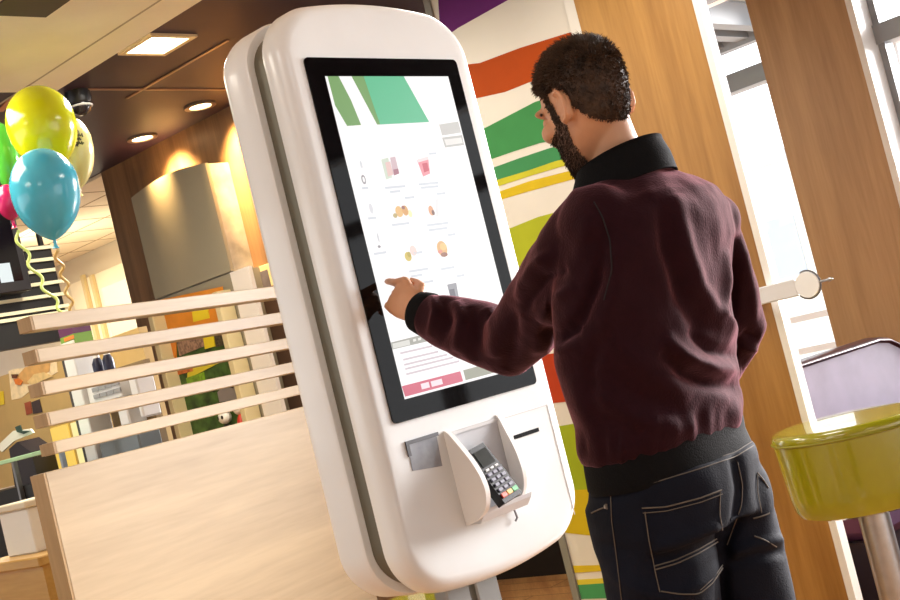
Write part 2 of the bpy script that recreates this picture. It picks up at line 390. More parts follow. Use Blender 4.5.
b = MB(); b.box((-7.1, -2.6, 0), (-7, 12, .9)); b.box((-7.1, -2.6, 2.75), (-7, 12, H)); b.box((-7.1, 5.5, .9), (-7, 12, 2.75)); b.box((-7.1, -2.6, .9), (-7, -1.6, 2.75)); [b.box((-7.1, y, .9), (-7, y+.1, 2.75)) for y in (.2, 2., 3.8)]; struct(b.build('wall_side', M_room))  # unseen side wall; its window openings are added to let daylight in
b = MB(); b.box((c1, -.16, 0), (c1+.035, .02, 3.05), FQ); struct(b.build('trim_6', M_white, fr=FQ))
b = MB(); b.box((-1.6, -.02, 3.0), (8.2, .3, 3.1), FQ); struct(b.build('trim_7', M_white, fr=FQ))
b = MB(); b.box((-1.6, -.02, 0), (-.001, .0, .6), FQ); b.box((c1+.036, -.02, 0), (8.2, .0, .6), FQ); struct(b.build('baseboard_right', mat('plinth_navy', (52, 48, 66), .4), fr=FQ))
# white bracket with a round disc on the oak partition's edge
br = hit(757, 297, PL-E2*.09, E2); FB = lframe(br, YK-PI/2)
q2 = hit(797, 291, PL-E2*.09, E2)-br; q3 = hit(808, 290, PL-E2*.09, E2)-br
L2, L3 = q2 @ E1, q3 @ E1
t = thing('wall_bracket', 'white flat bar with a round disc at its end, fixed to the oak partition edge', 'bracket', tuple(br), YK-PI/2)
b = MB(); b.box((-.06, .0, -.032), (L2, .016, .032), FB, .004); b.box((-.05, .016, -.025), (.0, .0495, .025), FB); b.build('bar', mat('bracket_white', (226, 226, 228), .35), t)
Fd = FB @ Matrix.Translation((L3, .008, 0)) @ Matrix.Rotation(PI/2, 4, 'X')
b = MB(); b.lathe([(.046, -.007), (.049, 0), (.046, .007)], 36, Fd); b.build('disc', mat('disc_white', (242, 242, 242), .15), t, True)
b = MB(); b.tube([Fd @ Vector((.05*math.cos(a*PI/18), .05*math.sin(a*PI/18), 0)) for a in range(-14, 12)], .004, 8); b.build('rim', mat('rim_grey', (120, 120, 124), .3, metal=.6), t, True)
b = MB(); b.tube([Fd @ Vector((.05, 0, 0)), Fd @ Vector((.075, 0, 0)), Fd @ Vector((.085, 0, 0)), Fd @ Vector((.1, 0, 0))], [.005, .004, .008, .003], 10); b.build('tip', M_steel, t, True)

# ---- outside
M_out = mat('outside_white', (236, 236, 236), .6)
oc = onz(740, 60, 3.55)
b = MB(); b.box((-6, 1.2, -.2), (10, 24, -.1), FQ); struct(b.build('ground', mat('paving_pale', (226, 222, 216), .7, var=.05), fr=FQ))
# canopy slats run along E2, canopy edge along E1
t = thing('canopy', 'grey slatted outdoor canopy seen through the top of the first window', 'canopy', (oc[0], oc[1], 3.5), YK-PI/2)
FC = lframe((oc[0], oc[1], 3.5), YK-PI/2)
M_slat = mat('slat_white', (238, 240, 242), .5); M_beam = mat('beam_grey', (120, 126, 132), .5)
xe, ye = [(hit(760, 33, A(0, 0, 3.5), (0, 0, 1))-A(oc[0], oc[1], 3.5)) @ e for e in (E1, E2)]
for k in range(16):
    b = MB(); x = .9-.26*k; b.box((x-.06, ye-4.2, 0), (x+.06, ye-.001, .2), FC); b.build('slat', M_beam, t)
b = MB(); b.box((-3.4, ye-3.8, .22), (1.2, ye, .26), FC); b.build('roof_sheet', M_slat, t)
b = MB(); b.box((-3.4, ye, -.04), (1.2, ye+.12, .27), FC); b.build('beam', M_beam, t)
b = MB(); b.box((.95, ye-.1, -3.6), (1.1, ye+.05, 0), FC); b.build('post', M_beam, t)
# pale building far off, a fence and a lamp
bo = at(790, 260, 24.); bo[2] = -.1; FO = lframe(bo, YK-PI/2)
t = thing('far_building', 'pale low building far outside the first window', 'building', tuple(bo), YK-PI/2)
b = MB(); b.box((-4, 0, 0), (2.2, 5, 3.6), FO); b.build('wall', mat('far_wall', (226, 220, 208), .7), t)
for k in range(4):
    b = MB(); b.box((-3.4+1.4*k, -.04, 1.5), (-2.5+1.4*k, 0, 2.6), FO); b.build('window', mat('far_glass', (170, 178, 186), .2), t)
b = MB(); b.box((-4.2, -.2, 3.6), (2.4, 5.2, 3.8), FO); b.build('roof', mat('far_roof', (190, 190, 192), .7), t)
fo = at(800, 330, 12.); FF = lframe((fo[0], fo[1], -.1), YK-PI/2)
t = thing('outdoor_fence', 'pale railing outside, low in the first window', 'fence', (fo[0], fo[1], -.1), YK-PI/2)
M_fen = mat('fence_grey', (186, 188, 190), .5)
for z in (.75, 1.05): b = MB(); b.box((-2.5, 0, z), (1.6, .05, z+.06), FF); b.build('rail', M_fen, t)
for k in range(5): b = MB(); b.box((-2.4+k*.95, .0, 0), (-2.34+k*.95, .05, 1.08), FF); b.build('post', M_fen, t)
lo = at(893, 44, 14.); 
t = thing('street_lamp', 'thin street lamp with a flat head outside the right window', 'lamp', (lo[0], lo[1], -.1), YK-PI/2)
FSL = lframe((lo[0], lo[1], -.1), YK-PI/2)
b = MB(); b.tube([FSL @ Vector((0, 0, 0)), FSL @ Vector((0, 0, lo[2]+.1))], .045, 12); b.build('pole', M_fen, t, True)
b = MB(); b.poly([(-.35, -.12, 0), (.35, -.12, 0), (.1, -.06, .14), (-.1, -.06, .14)], (0, .24, 0), FSL @ Matrix.Translation((0, 0, lo[2]+.1))); b.build('lamp_head', M_fen, t)

# ---- banquette in front of the window
B1 = at(798, 362, 5.7); B2 = hit(881, 335, B1, A(0, 0, 1)) if False else at(881, 335, 6.15)
B2[2] = B1[2]; d = B2-B1; Lb = np.linalg.norm(d[:2]); rb = math.atan2(d[1], d[0])
FBq = lframe((B1[0], B1[1], 0), rb); zt = B1[2]
t = thing('banquette', 'plum banquette bench with a backrest coloured in sunlit lilac beside the lime stool', 'bench', (B1[0], B1[1], 0), rb)
M_lil = mat('sunlit_lilac_vinyl', (172, 164, 188), .35, var=.12, vscale=5, bump=.1, bscale=12)  # backrest vinyl in pale lilac, the sunlight put into its colour
prf = [(-.5, .48), (-.5, zt-.02), (Lb-.04, zt-.02), (Lb+.05, zt-.035), (Lb+.14, zt-.08), (Lb+.2, zt-.16), (Lb+.22, .48)]
b = MB(); b.poly([(x, 0, z) for x, z in prf], (0, .12, 0), FBq); b.build('backrest', M_lil, t)
b = MB(); b.tube([(x, .06, z) for x, z in prf[1:]], [(.075, .022)]*6, 16, ref=(0, 1, 0), fr=FBq); b.build('top_trim', mat('maroon_trim', (70, 34, 44), .3), t, True)
b = MB(); b.box((-.5, -.52, .3), (Lb, 0, .48), FBq, .04); b.build('seat', M_plum, t, True)
b = MB(); b.box((-.5, -.46, 0), (Lb, .1, .3), FBq); b.build('base', mat('bench_base', (40, 36, 52), .4), t)
# dark bench seen under the kiosk
c = onz(520, 578, 0); c2 = onz(600, 575, 0); FD = lframe(c, YK-PI/2)
t = thing('dark_bench', 'black bench base seen beneath the kiosk at the far wall', 'bench', tuple(c), YK-PI/2)
b = MB(); b.box((-1.0, 0, .0), (1.4, .5, .38), FD); b.build('base', M_black, t)
b = MB(); b.box((-1.0, -.03, .38), (1.4, .5, .47), FD, .03); b.build('seat', mat('bench_pad', (32, 28, 32), .4), t)

# ---- stools
M_lime = mat('lime_vinyl', (150, 146, 12), .25, var=.04, bump=.03, bscale=90, coat=1)
M_limed = mat('lime_piping', (136, 130, 12), .4)
def stool(cx, cy, zt, r, h, label, k=1):
    t = thing('bar_stool', label, 'stool', (cx, cy, 0), 0, 'lime drum stools')
    F = lframe((cx, cy, 0), 0)
    pr = [(r*.80, zt-h), (r*.89, zt-h+.008), (r*.935, zt-h+.03), (r*.955, zt-h+.07), (r, zt-.045)]
    b = MB(); b.lathe(pr+[(r, zt-.032)], 56, F); b.build('seat_drum', M_lime, t, True)
    b = MB(); b.lathe([(r, zt-.032), (r*1.008, zt-.022), (r*.995, zt-.01), (r*.96, zt-.002), (r*.85, zt), (r*.4, zt+.001)], 56, F); b.build('seat_pad', M_lime, t, True)
    b = MB(); b.tube([F @ Vector((r*1.008*math.cos(a*PI/30), r*1.008*math.sin(a*PI/30), zt-.032)) for a in range(61)], .004, 8); b.build('piping', M_limed, t, True)
    b = MB(); b.lathe([(.05, .02), (.05, zt-h+.01)], 32, F); b.build('post', M_steel, t, True)
    b = MB(); b.lathe([(.21, 0), (.21, .012), (.17, .02), (.06, .034)], 48, F); b.build('base_plate', M_steel, t, True)
s0 = at(851, 429, 4.2)
stool(s0[0], s0[1], s0[2]+.035, .255, .285, 'lime-green drum bar stool on a steel post in front of the oak partition')
s1 = onz(424, 597, .45)
stool(s1[0], s1[1], .45, .23, .28, 'low lime-green stool half hidden behind the kiosk legs')
# ================================================================== kiosk
KC = A(-.0124, 2.8807, 1.6642)
FK = lframe((KC[0], KC[1], 0), YK) @ Matrix.Translation((0, 0, KC[2])) @ Matrix.Rotation(.012, 4, 'X') @ Matrix.Translation((0, 0, -KC[2]))
FK = lframe((KC[0], KC[1], 0), YK)
kn = -A(-math.sin(YK), math.cos(YK), 0); kx = A(math.cos(YK), math.sin(YK), 0)
def kf(px, py, out=0):                       # local (x, z) on the front face
    q = hit(px, py, KC+kn*out, kn)-KC; return q @ kx, q[2]+KC[2]
K = thing('order_kiosk', 'tall white self-order kiosk with a large lit touch screen on steel legs', 'kiosk', (KC[0], KC[1], 0), YK)
M_kw = mat('kiosk_white', (236, 240, 240), .28, coat=.3)
M_gap = mat('kiosk_gap', (112, 108, 92), .45, metal=.3)
M_kb = mat('bezel_black', (7, 4, 4), .04, spec=.18)
ZC = KC[2]
def outline(W, zt, zb, r, bt, bb, n=12, inset=0):
    W -= inset; zt -= inset; zb += inset; r = max(r-inset, .01); pts = []
    top = lambda x: zt-bt*(x/W)**2
    bot = lambda x: zb+bb*(x/W)**2
    def corner(cx, cz, a0):
        return [(cx+r*math.cos(a0+PI/2*k/n), cz+r*math.sin(a0+PI/2*k/n)) for k in range(n+1)]
    base = []
    ZT = zt; ZB = zb
    base += corner(W-r, ZB+r, -PI/2)
    base += [(W, ZB+r+(ZT-ZB-2*r)*k/10) for k in range(1, 10)]
    base += corner(W-r, ZT-r, 0)
    base += [(W-r-(2*W-2*r)*k/14, ZT) for k in range(1, 14)]
    base += corner(-W+r, ZT-r, PI/2)
    base += [(-W, ZT-r-(ZT-ZB-2*r)*k/10) for k in range(1, 10)]
    base += corner(-W+r, ZB+r, PI)
    base += [(-W+r+(2*W-2*r)*k/14, ZB) for k in range(1, 14)]
    out = []
    for x, z in base:
        h = max(0, (z-(ZC+.2))/(ZT-ZC-.2)) if z > ZC else 0
        g = max(0, ((ZC-.3)-z)/(ZC-.3-ZB)) if z < ZC else 0
        out.append((x, z-bt*(x/W)**2*h**2+bb*(x/W)**2*g**2))
    return out
def shell(secs):                              # (y, inset) rings of the kiosk outline
    b = MB(); b.rings([[FK @ Vector((x, y, z)) for x, z in outline(.305, ZC+.532, ZC-.782, .11, .035, .035, inset=i)] for y, i in secs]); return b
fil = lambda y0, r, s: [(y0+s*r*(1-math.sin(a)), r*(1-math.cos(a))) for a in (PI/2*k/6 for k in range(7))]
fr_ = [(.030*(1-math.cos(a)), .030*(1-math.sin(a))) for a in (PI/2*k/6 for k in range(7))]
front = [(.0006, .05)]+[(y, i) for y, i in fr_]+[(.058, 0), (.063, .004), (.064, .02)]
bk = [(.115, .02), (.116, .004), (.122, 0), (.185, 0)]+[(.185+.03*math.sin(a), .03*(1-math.cos(a))) for a in (PI/2*k/6 for k in range(1, 7))]
M2 = shell(front).build('front_shell', M_kw, K, True)
shell([(.05, .022), (.13, .022)]).build('gap_band', M_gap, K, True)
shell(bk).build('back_shell', M_kw, K, True)
# glass and screen
def rrect(x0, x1, z0, z1, r, n=6):
    P = []
    for cx, cz, a0 in ((x1-r, z0+r, -PI/2), (x1-r, z1-r, 0), (x0+r, z1-r, PI/2), (x0+r, z0+r, PI)):
        P += [(cx+r*math.cos(a0+PI/2*k/n), cz+r*math.sin(a0+PI/2*k/n)) for k in range(n+1)]
    return P
def kpl(nm, P, y0, y1, m, parent=None):
    b = MB(); b.poly([(x, y0, z) for x, z in P], (0, y1-y0, 0), FK); return b.build(nm, m, parent or K)
glass = kpl('screen_glass', rrect(-.2475, .243, ZC-.3985, ZC+.396, .012), -.003, .004, M_kb)
SX0, SX1, SZ0, SZ1 = -.199, .199, ZC-.354, ZC+.354
scr = kpl('display', [(SX0, SZ0), (SX1, SZ0), (SX1, SZ1), (SX0, SZ1)], -.0036, -.003, emis('display_white', (250, 247, 246), 1.0))
UI = {}
def ui(rgb, s=1.0):
    if rgb not in UI: UI[rgb] = emis('ui_%d_%d_%d' % rgb, rgb, s)
    return UI[rgb]
def upoly(nm, rgb, pts, lay=1, px=True):
    P = [kf(*p) for p in pts] if px else pts
    P = [(min(max(x, SX0), SX1), min(max(z, SZ0), SZ1)) for x, z in P]
    y = -.0036-.0002*lay
    return kpl(nm, P, y, -.0036, ui(rgb), scr)
def sx(u): return SX0+u*(SX1-SX0)
def sz(v): return SZ1-v*(SZ1-SZ0)
upoly('banner_stripe', (112, 156, 88), [(326, 75), (337, 75), (350, 101), (360, 125.5), (346, 126.5), (334, 106)])
upoly('banner_stripe', (112, 156, 88), [(350, 75), (363, 75), (377, 111), (379, 125), (376, 125)], 1)
upoly('banner_stripe', (86, 186, 138), [(362, 75), (402, 75), (428, 122.5), (379, 125), (374, 111)], 2)
upoly('menu_tab', (196, 192, 186), [(438, 125), (457, 122), (460, 133), (441, 136)])
upoly('menu_tab', (186, 182, 176), [(441, 138), (461, 135.5), (463, 145.5), (444, 148)])
upoly('menu_tab', (226, 222, 216), [(443, 140), (460, 138), (461.5, 143.5), (445, 146)], 2)
def bar(u0, u1, v, h=.006, rgb=(196, 196, 202), lay=1):
    upoly('text_line', rgb, [(sx(u0), sz(v+h)), (sx(u1), sz(v+h)), (sx(u1), sz(v-h)), (sx(u0), sz(v-h))], lay, False)
def uv(px, py): x, z = kf(px, py); return (x-SX0)/(SX1-SX0), (SZ1-z)/(SZ1-SZ0)
def tline(pa, pb, rgb=(208, 210, 216), h=.0035):
    ua, va = uv(*pa); ub, vb = uv(*pb); bar(ua, ub, (va+vb)/2, h, rgb)
for pa, pb in (((384, 189), (404, 186)), ((389, 193), (399, 191)), ((418, 186), (437, 182)), ((420, 189), (437, 186)), ((391, 226), (408, 223)), ((426, 226), (447, 223)), ((428, 231), (446, 228)),
               ((408, 272), (427, 269)), ((410, 277), (421, 275)), ((440, 270), (453, 267)), ((413, 254), (421, 252)), ((404, 199), (413, 197)), ((428, 155), (435, 153)), ((436, 195), (444, 193)), ((447, 236), (454, 234)),
               ((456, 277), (463, 275)), ((423, 283), (432, 281)), ((361, 189), (367, 188)), ((367, 219), (375, 218)), ((373, 255), (385, 252))): tline(pa, pb)
def blob(pts, rgb, lay=1): upoly('product_picture', rgb, pts, lay)
def disc(px, py, rx, ry, rgb, lay=1):
    x, z = kf(px, py); s = .0021
    upoly('product_picture', rgb, [(x+rx*s*math.cos(2*PI*k/18), z+ry*s*math.sin(2*PI*k/18)) for k in range(18)], lay, False)
blob([(380, 160), (387, 158), (391, 178), (385, 180)], (206, 214, 196)); blob([(384, 163), (389, 162), (392, 175), (387, 177)], (226, 190, 184), 2)
blob([(389, 158), (394, 157), (398, 173), (392, 175)], (206, 178, 184)); blob([(392, 170), (397, 169), (398, 174), (393, 176)], (166, 110, 124), 2)
blob([(416, 161), (427, 158), (429, 174), (422, 177)], (232, 142, 152)); blob([(421, 164), (426, 163), (428, 171), (423, 173)], (204, 82, 100), 2); blob([(416, 160), (427, 157), (427, 160), (417, 163)], (244, 214, 214), 3)
disc(398, 212, 5.5, 6, (226, 180, 112)); disc(404, 211, 4.5, 5.5, (214, 158, 92), 2); disc(402, 208, 2.5, 2, (150, 90, 74), 3); disc(394, 216, 3, 2.5, (186, 164, 108), 3); disc(409, 214, 3, 4, (244, 232, 176))
disc(430, 211, 4, 5.5, (222, 160, 120)); disc(432, 213, 2.2, 3, (120, 82, 70), 2); blob([(434, 200), (437, 199), (438, 216), (435, 217)], (226, 224, 224))
disc(407, 257, 5, 5, (206, 182, 84)); disc(412, 251, 5, 5.5, (234, 208, 200)); disc(408, 255, 2.5, 3, (182, 160, 60), 3)
disc(441, 249, 8, 8.5, (222, 172, 110)); disc(442, 247, 5.5, 4, (234, 192, 122), 2); disc(443, 255, 5.5, 2.5, (150, 96, 72), 3); disc(439, 252, 3.5, 2, (222, 140, 120), 4)
blob([(446, 285), (455, 283), (458, 300), (450, 301)], (142, 142, 148)); blob([(448, 290), (453, 289), (455, 299), (450, 300)], (96, 94, 104), 2)
disc(360, 165, 1.5, 4, (212, 212, 216)); disc(362.5, 180, 3, 5, (154, 148, 152)); disc(362.5, 180, 1.6, 3, (244, 240, 240), 2); disc(370, 209, 2.5, 5.5, (216, 214, 218)); disc(377, 238, 1.2, 5, (206, 204, 208)); disc(378, 247, 2, 1.4, (140, 136, 140), 2)
# order bar, summary lines and the red button
upoly('order_bar', (158, 156, 146), [(389, 343), (421, 335), (470, 324), (472, 331), (425, 342), (390.5, 350)])
upoly('order_bar', (214, 212, 204), [(391, 344), (408, 340), (409, 345), (392, 349)], 2)
for k, x in enumerate((413, 418, 423)): upoly('order_icon', (224, 222, 214), [(x-1.3, 339.6-1.2*k), (x+1.6, 338.8-1.2*k), (x+2, 341.4-1.2*k), (x-1, 342.2-1.2*k)], 2)
for k, (a, c) in enumerate((((399, 353), (431, 347)), ((402, 360), (437, 352)), ((403, 365), (446, 355)), ((404, 369), (452, 358)), ((405, 374), (458, 362)))): tline(a, c, (206, 190, 196), .0028)
upoly('red_button', (206, 88, 112), [(400.5, 386.5), (459, 371.5), (462, 381.5), (404, 397)], 1)
upoly('grey_button', (150, 150, 132), [(462, 370.5), (505, 359), (508, 369), (464.5, 380.5)], 1)
for a, c in (((420, 387), (428, 385)), ((430, 384.5), (441, 381.5))): 
    (xa, za_), (xc, zc_) = kf(*a), kf(*c); upoly('button_text', (246, 220, 226), [(xa, za_-.006), (xc, za_-.006), (xc, za_+.006), (xa, za_+.006)], 2, False)
# lower fittings: scanner window, card slot, seams, lock
sw = kpl('scanner_window', [kf(407, 443), kf(412.5, 471), kf(442, 466), kf(436, 435)], -.001, .003, mat('scanner_glass', (150, 154, 162), .12, var=.2, vscale=30))
b = MB(); P = [kf(406, 442.5), kf(437, 434.5)]
b.box((P[0][0]-.004, -.003, P[0][1]-.006), (P[1][0]+.002, 0, P[0][1]+.002), FK); b.box((P[0][0]-.004, -.003, P[0][1]-.03), (P[0][0]+.005, 0, P[0][1]-.006), FK); b.build('scanner_recess_shade', mat('scanner_dark', (66, 66, 72), .5), K)  # dark L-shaped strip painting the shade inside the window recess
xs0, zs0 = kf(514, 437.5); xs1, zs1 = kf(538.5, 429.5)
b = MB(); b.box((xs0, -.0015, (zs0+zs1)/2-.0045), (xs1, .002, (zs0+zs1)/2+.0045), FK); b.build('card_slot', mat('slot_black', (6, 6, 7), .8, spec=.1), K)
M_seam = mat('seam_grey', (198, 198, 198), .5)
b = MB(); xa, za_ = kf(505, 418); xc, _ = kf(548, 405)
b.box((xa, -.0006, za_-.0008), (.262, .001, za_+.0008), FK); b.box((.2615, -.0006, ZC-.72), (.263, .001, za_), FK); b.build('panel_seam', M_seam, K)
# payment bay: back plate, two fins and a ledge
M_fin = mat('fin_white', (242, 240, 236), .3, coat=.2)
xl, ztp = -.092, ZC-.452; xrr = .072
kpl('bay_back', [(xl, ztp-.2), (xrr, ztp-.2), (xrr, ztp), (xl, ztp)], -.001, .003, mat('bay_grey', (186, 188, 192), .5))
def fin(x0, x1, prof, nm='bay_fin', sp=1., szz=1.):
    P = [A(*p)*A(sp, szz) for p in prof]; Q = []
    for i in range(len(P)-1):
        p0, p1, p2, p3 = P[max(i-1, 0)], P[i], P[i+1], P[min(i+2, len(P)-1)]
        for k in range(5):
            u = k/5; Q.append(.5*((2*p1)+(-p0+p2)*u+(2*p0-5*p1+4*p2-p3)*u*u+(-p0+3*p1-3*p2+p3)*u**3))
    prof = Q+[P[-1]]
    b = MB(); b.poly([(x0, -y, ztp-z) for y, z in prof], (x1-x0, 0, 0), FK); return b.build(nm, M_fin, K)
fin(xl-.014, xl, [(-.004, -.012), (.012, -.004), (.036, .03), (.06, .068), (.078, .11), (.082, .15), (.068, .185), (.04, .205), (.012, .214), (-.004, .216)], sp=.95, szz=.92)
fin(xrr, xrr+.012, [(-.004, -.012), (.012, -.004), (.03, .03), (.05, .07), (.06, .105), (.062, .14), (.05, .17), (.03, .19), (.01, .2), (-.004, .2)], sp=.62, szz=.94)
b = MB(); b.poly([(xl, .002, ztp-.2), (xl, -.03, ztp-.2), (xl, -.046, ztp-.182), (xl, -.05, ztp-.172), (xl, .002, ztp-.19)], (xrr-xl, 0, 0), FK); b.build('bay_ledge', mat('ledge_white', (214, 220, 226), .35), K)
b = MB(); b.box((xl, -.004, ztp-.004), (xrr, .0, ztp+.004), FK); b.build('bay_lip', M_seam, K)
xk, zk = kf(513, 513)
b = MB(); b.tube([FK @ Vector(p) for p in ((xk-.004, -.004, zk+.02), (xk, -.007, zk+.004), (xk+.002, -.007, zk-.012), (xk-.004, -.005, zk-.018))], .0025, 8); b.build('cable_end', mat('cable_grey', (120, 122, 128), .4), K, True)
# legs and floor plate
M_leg = mat('leg_steel', (150, 152, 150), .35, metal=.7, var=.08)
for x0 in (-.155, -.06):
    b = MB(); b.box((x0, .06, .01), (x0+.075, .1, ZC-.72), FK, .004); b.build('leg', M_leg, K)
b = MB(); b.box((-.27, -.1, 0), (.27, .3, .012), FK, .004); b.build('floor_plate', M_leg, K)
# card terminal rests in the bay
tl = A((xl+xrr)/2-.036, -.028, ztp-.040); bl = A((xl+xrr)/2-.018, -.082, ztp-.165)
yd = (bl-tl); Lt = np.linalg.norm(yd); yd /= Lt
xd = A(1, 0, 0); xd = xd-yd*(xd @ yd); xd /= np.linalg.norm(xd); nd = np.cross(yd, xd); nd = nd if nd[1] < 0 else -nd
Mt = Matrix([[xd[0], -yd[0], nd[0], tl[0]], [xd[1], -yd[1], nd[1], tl[1]], [xd[2], -yd[2], nd[2], tl[2]], [0, 0, 0, 1]])
FT = FK @ Mt
t = bpy.data.objects.new('card_terminal', None); COL.objects.link(t); t.matrix_world = FT; FR[t] = FT
tag(t, 'black handheld card payment terminal in the bay of the white kiosk', 'card terminal')
M_tb = mat('terminal_black', (9, 9, 10), .4, spec=.25)
wt = .034
b = MB(); b.poly([(-wt*.8, 0, -.022), (wt*.8, 0, -.022), (wt, -Lt*.55, -.022), (wt, -Lt, -.022), (-wt, -Lt, -.022), (-wt, -Lt*.55, -.022)], (0, 0, .022), FT); b.build('body', M_tb, t)
b = MB(); b.box((-wt*.66, -Lt*.36, 0), (wt*.66, -Lt*.08, .0015), FT); b.build('screen', mat('terminal_screen', (52, 54, 50), .2, spec=.3), t)
M_key = mat('key_grey', (104, 102, 120), .5)
for r in range(4):
    for c in range(3):
        x = (c-1)*wt*.56; y = -Lt*(.50+.095*r)
        b = MB(); b.box((x-wt*.22, y-Lt*.03, 0), (x+wt*.22, y+Lt*.03, .003), FT, .001); b.build('key', M_key, t)
for c in range(3):
    x = (c-1)*wt*.5; y = -Lt*.42; b = MB(); b.box((x-wt*.17, y-Lt*.018, 0), (x+wt*.17, y+Lt*.018, .003), FT, .001); b.build('key', mat('key_white', (226, 226, 226), .5), t)
for c, rgb in enumerate(((206, 74, 38), (226, 170, 60), (60, 170, 96))):
    x = (c-1)*wt*.6; y = -Lt*.885; b = MB(); b.box((x-wt*.27, y-Lt*.04, 0), (x+wt*.27, y+Lt*.04, .0035), FT, .001); o = b.build('key', mat('key_colour_%d' % c, rgb, .45), t); o['label'] = ('red key', 'orange key', 'green key')[c]
# ================================================================== slatted divider
YD = 1.0306
DX = A(math.cos(YD), math.sin(YD), 0); DN = A(math.sin(YD), -math.cos(YD), 0)   # along, facing normal
d0 = at(44, 473, 3.0)
FDv = Matrix.Translation((d0[0], d0[1], 0)) @ Matrix.Rotation(YD, 4, 'Z')       # local x along, y behind
def don(px, py): q = hit(px, py, d0, DN)-d0; return q @ DX, q[2]+d0[2]
xend = don(293, 409)[0]+.18
T = .048
M_div = wood('divider_oak', (176, 154, 122), (204, 182, 146), (.07, 1, 1), 9, .35, coat=.15)
M_dive = wood('divider_end_grain', (150, 116, 66), (180, 146, 92), (1, 1, .06), 14, .5)
t = thing('slatted_divider', 'pale oak divider with a solid lower panel and five horizontal rails', 'divider', (d0[0], d0[1], 0), YD)
b = MB(); b.box((.004, 0, 0), (xend, T, d0[2]), FDv, .002); b.build('panel', M_div, t)
b = MB(); b.box((-.002, .0005, 0), (.004, T-.0005, d0[2]-.001), FDv); b.build('panel_edge', M_dive, t)
rails = [((30, 315), (31, 333), (270, 287), (271, 297)), ((36, 351), (38, 367), (276, 311), (277, 321)), ((42, 384), (44, 399), (281, 337), (282, 347)), ((47, 414), (50, 430), (286, 362), (287, 371)), ((53, 441), (55, 455), (291, 387), (292, 396))]
for k, (a, a2, c, c2) in enumerate(rails):
    xs, z1 = don(*a); _, z0 = don(*a2); xe2, z3 = don(*c); _, z2 = don(*c2)
    zt_ = (z1+z3)/2; zb_ = (z0+z2)/2
    b = MB(); b.box((xs+.004, 0, zb_), (xend, T, zt_), FDv, .002); r = b.build('rail', M_div, t)
    b = MB(); b.box((xs-.002, .0005, zb_+.001), (xs+.004, T-.0005, zt_-.001), FDv); b.build('rail_end', M_dive, r)
    if k == 0: ztop = zt_
b = MB(); b.box((xend-.04, .004, d0[2]-.01), (xend-.005, T-.004, ztop), FDv); b.build('post', M_dive, t)

# ================================================================== counter zone behind the divider
def zone(px, py, D):
    p = at(px, py, D); return A(p[0], p[1], 0)
Z5 = zone(70, 400, 5.0)                                  # plane of the equipment
def zf(off=0):
    o = Z5-E2*off; return lframe(tuple(o), YK-PI/2)
def zo(px, py, off=0): q = hit(px, py, Z5-E2*off, E2)-Z5; return q @ E1, q[2]
def quad(p0, p1, off=0):
    (x0, z0), (x1, z1) = zo(*p0, off), zo(*p1, off); return min(x0, x1), max(x0, x1), min(z0, z1), max(z0, z1)
F5 = zf()
zc = zo(90, 470)[1]                                     # back counter top
zc = 1.3
b = MB(); b.box((-.95, -.12, 0), (zo(148, 415)[0]+.1, .55, zc), F5); o = b.build('back_counter', mat('counter_black', (16, 14, 14), .35), fr=F5); tag(o, 'black back counter behind the slatted divider', 'counter')
M_mw = mat('machine_white', (226, 226, 226), .35)
xm0, zmt = zo(61, 350); xm1 = zo(148, 415)[0]
t = thing('drinks_machine', 'white drinks machine with a grey keypad, standing on the black back counter', 'machine', tuple(F5 @ Vector((xm0, 0, zc))), YK-PI/2)
b = MB(); b.box((xm0, 0, zc), (xm0+.075, .1, zmt), F5, .004); b.build('side_column', M_mw, t)
b = MB(); b.box((xm0-.022, .005, zc), (xm0-.001, .1, zmt-.004), F5); b.build('side_edge', mat('machine_dark', (64, 58, 56), .5), t)
b = MB(); b.box((xm0+.076, .101, zc), (zo(132, 415)[0], .13, zo(80, 376)[1]-.004), F5); b.build('rear_panel', mat('machine_brown', (128, 104, 66), .5), t)
x0, x1, z0, z1 = quad((78, 408), (124, 371)); zk0 = zo(80, 409)[1]; zk1 = zo(80, 381)[1]
b = MB(); b.box((xm0+.0765, .02, zk0), (zo(116, 390)[0], .1, zk1), F5, .004); kp = b.build('control_panel', M_mw, t)
M_lab = mat('label_grey', (150, 152, 156), .5)
for r in range(3):
    for c in range(4):
        xx = xm0+.118+(x1-xm0-.16)*(c+.5)/4.7; zz = zk1-(zk1-zk0)*(.2+.26*r)
        b = MB(); b.box((xx-.022, .016, zz-.008), (xx+.022, .021, zz+.008), F5); b.build('key', M_lab, kp)
for pa, pb in (((111, 405), (128, 428)), ((131, 398), (142, 421)), ((121, 372), (137, 398))):
    x0, x1, z0, z1 = quad(pa, pb)
    b = MB(); b.box((x0, .02, z0+.01), (x1-.01, .1, z1), F5, .006); b.build('dispense_head', M_mw, t)
x0, x1, z0, z1 = quad((100, 450), (146, 436))
b = MB(); b.box((x0, -.0, zc), (x1-.05, .1, zc+.09), F5, .006); b.build('drip_tray', mat('tray_grey', (120, 124, 124), .3, metal=.6), t)
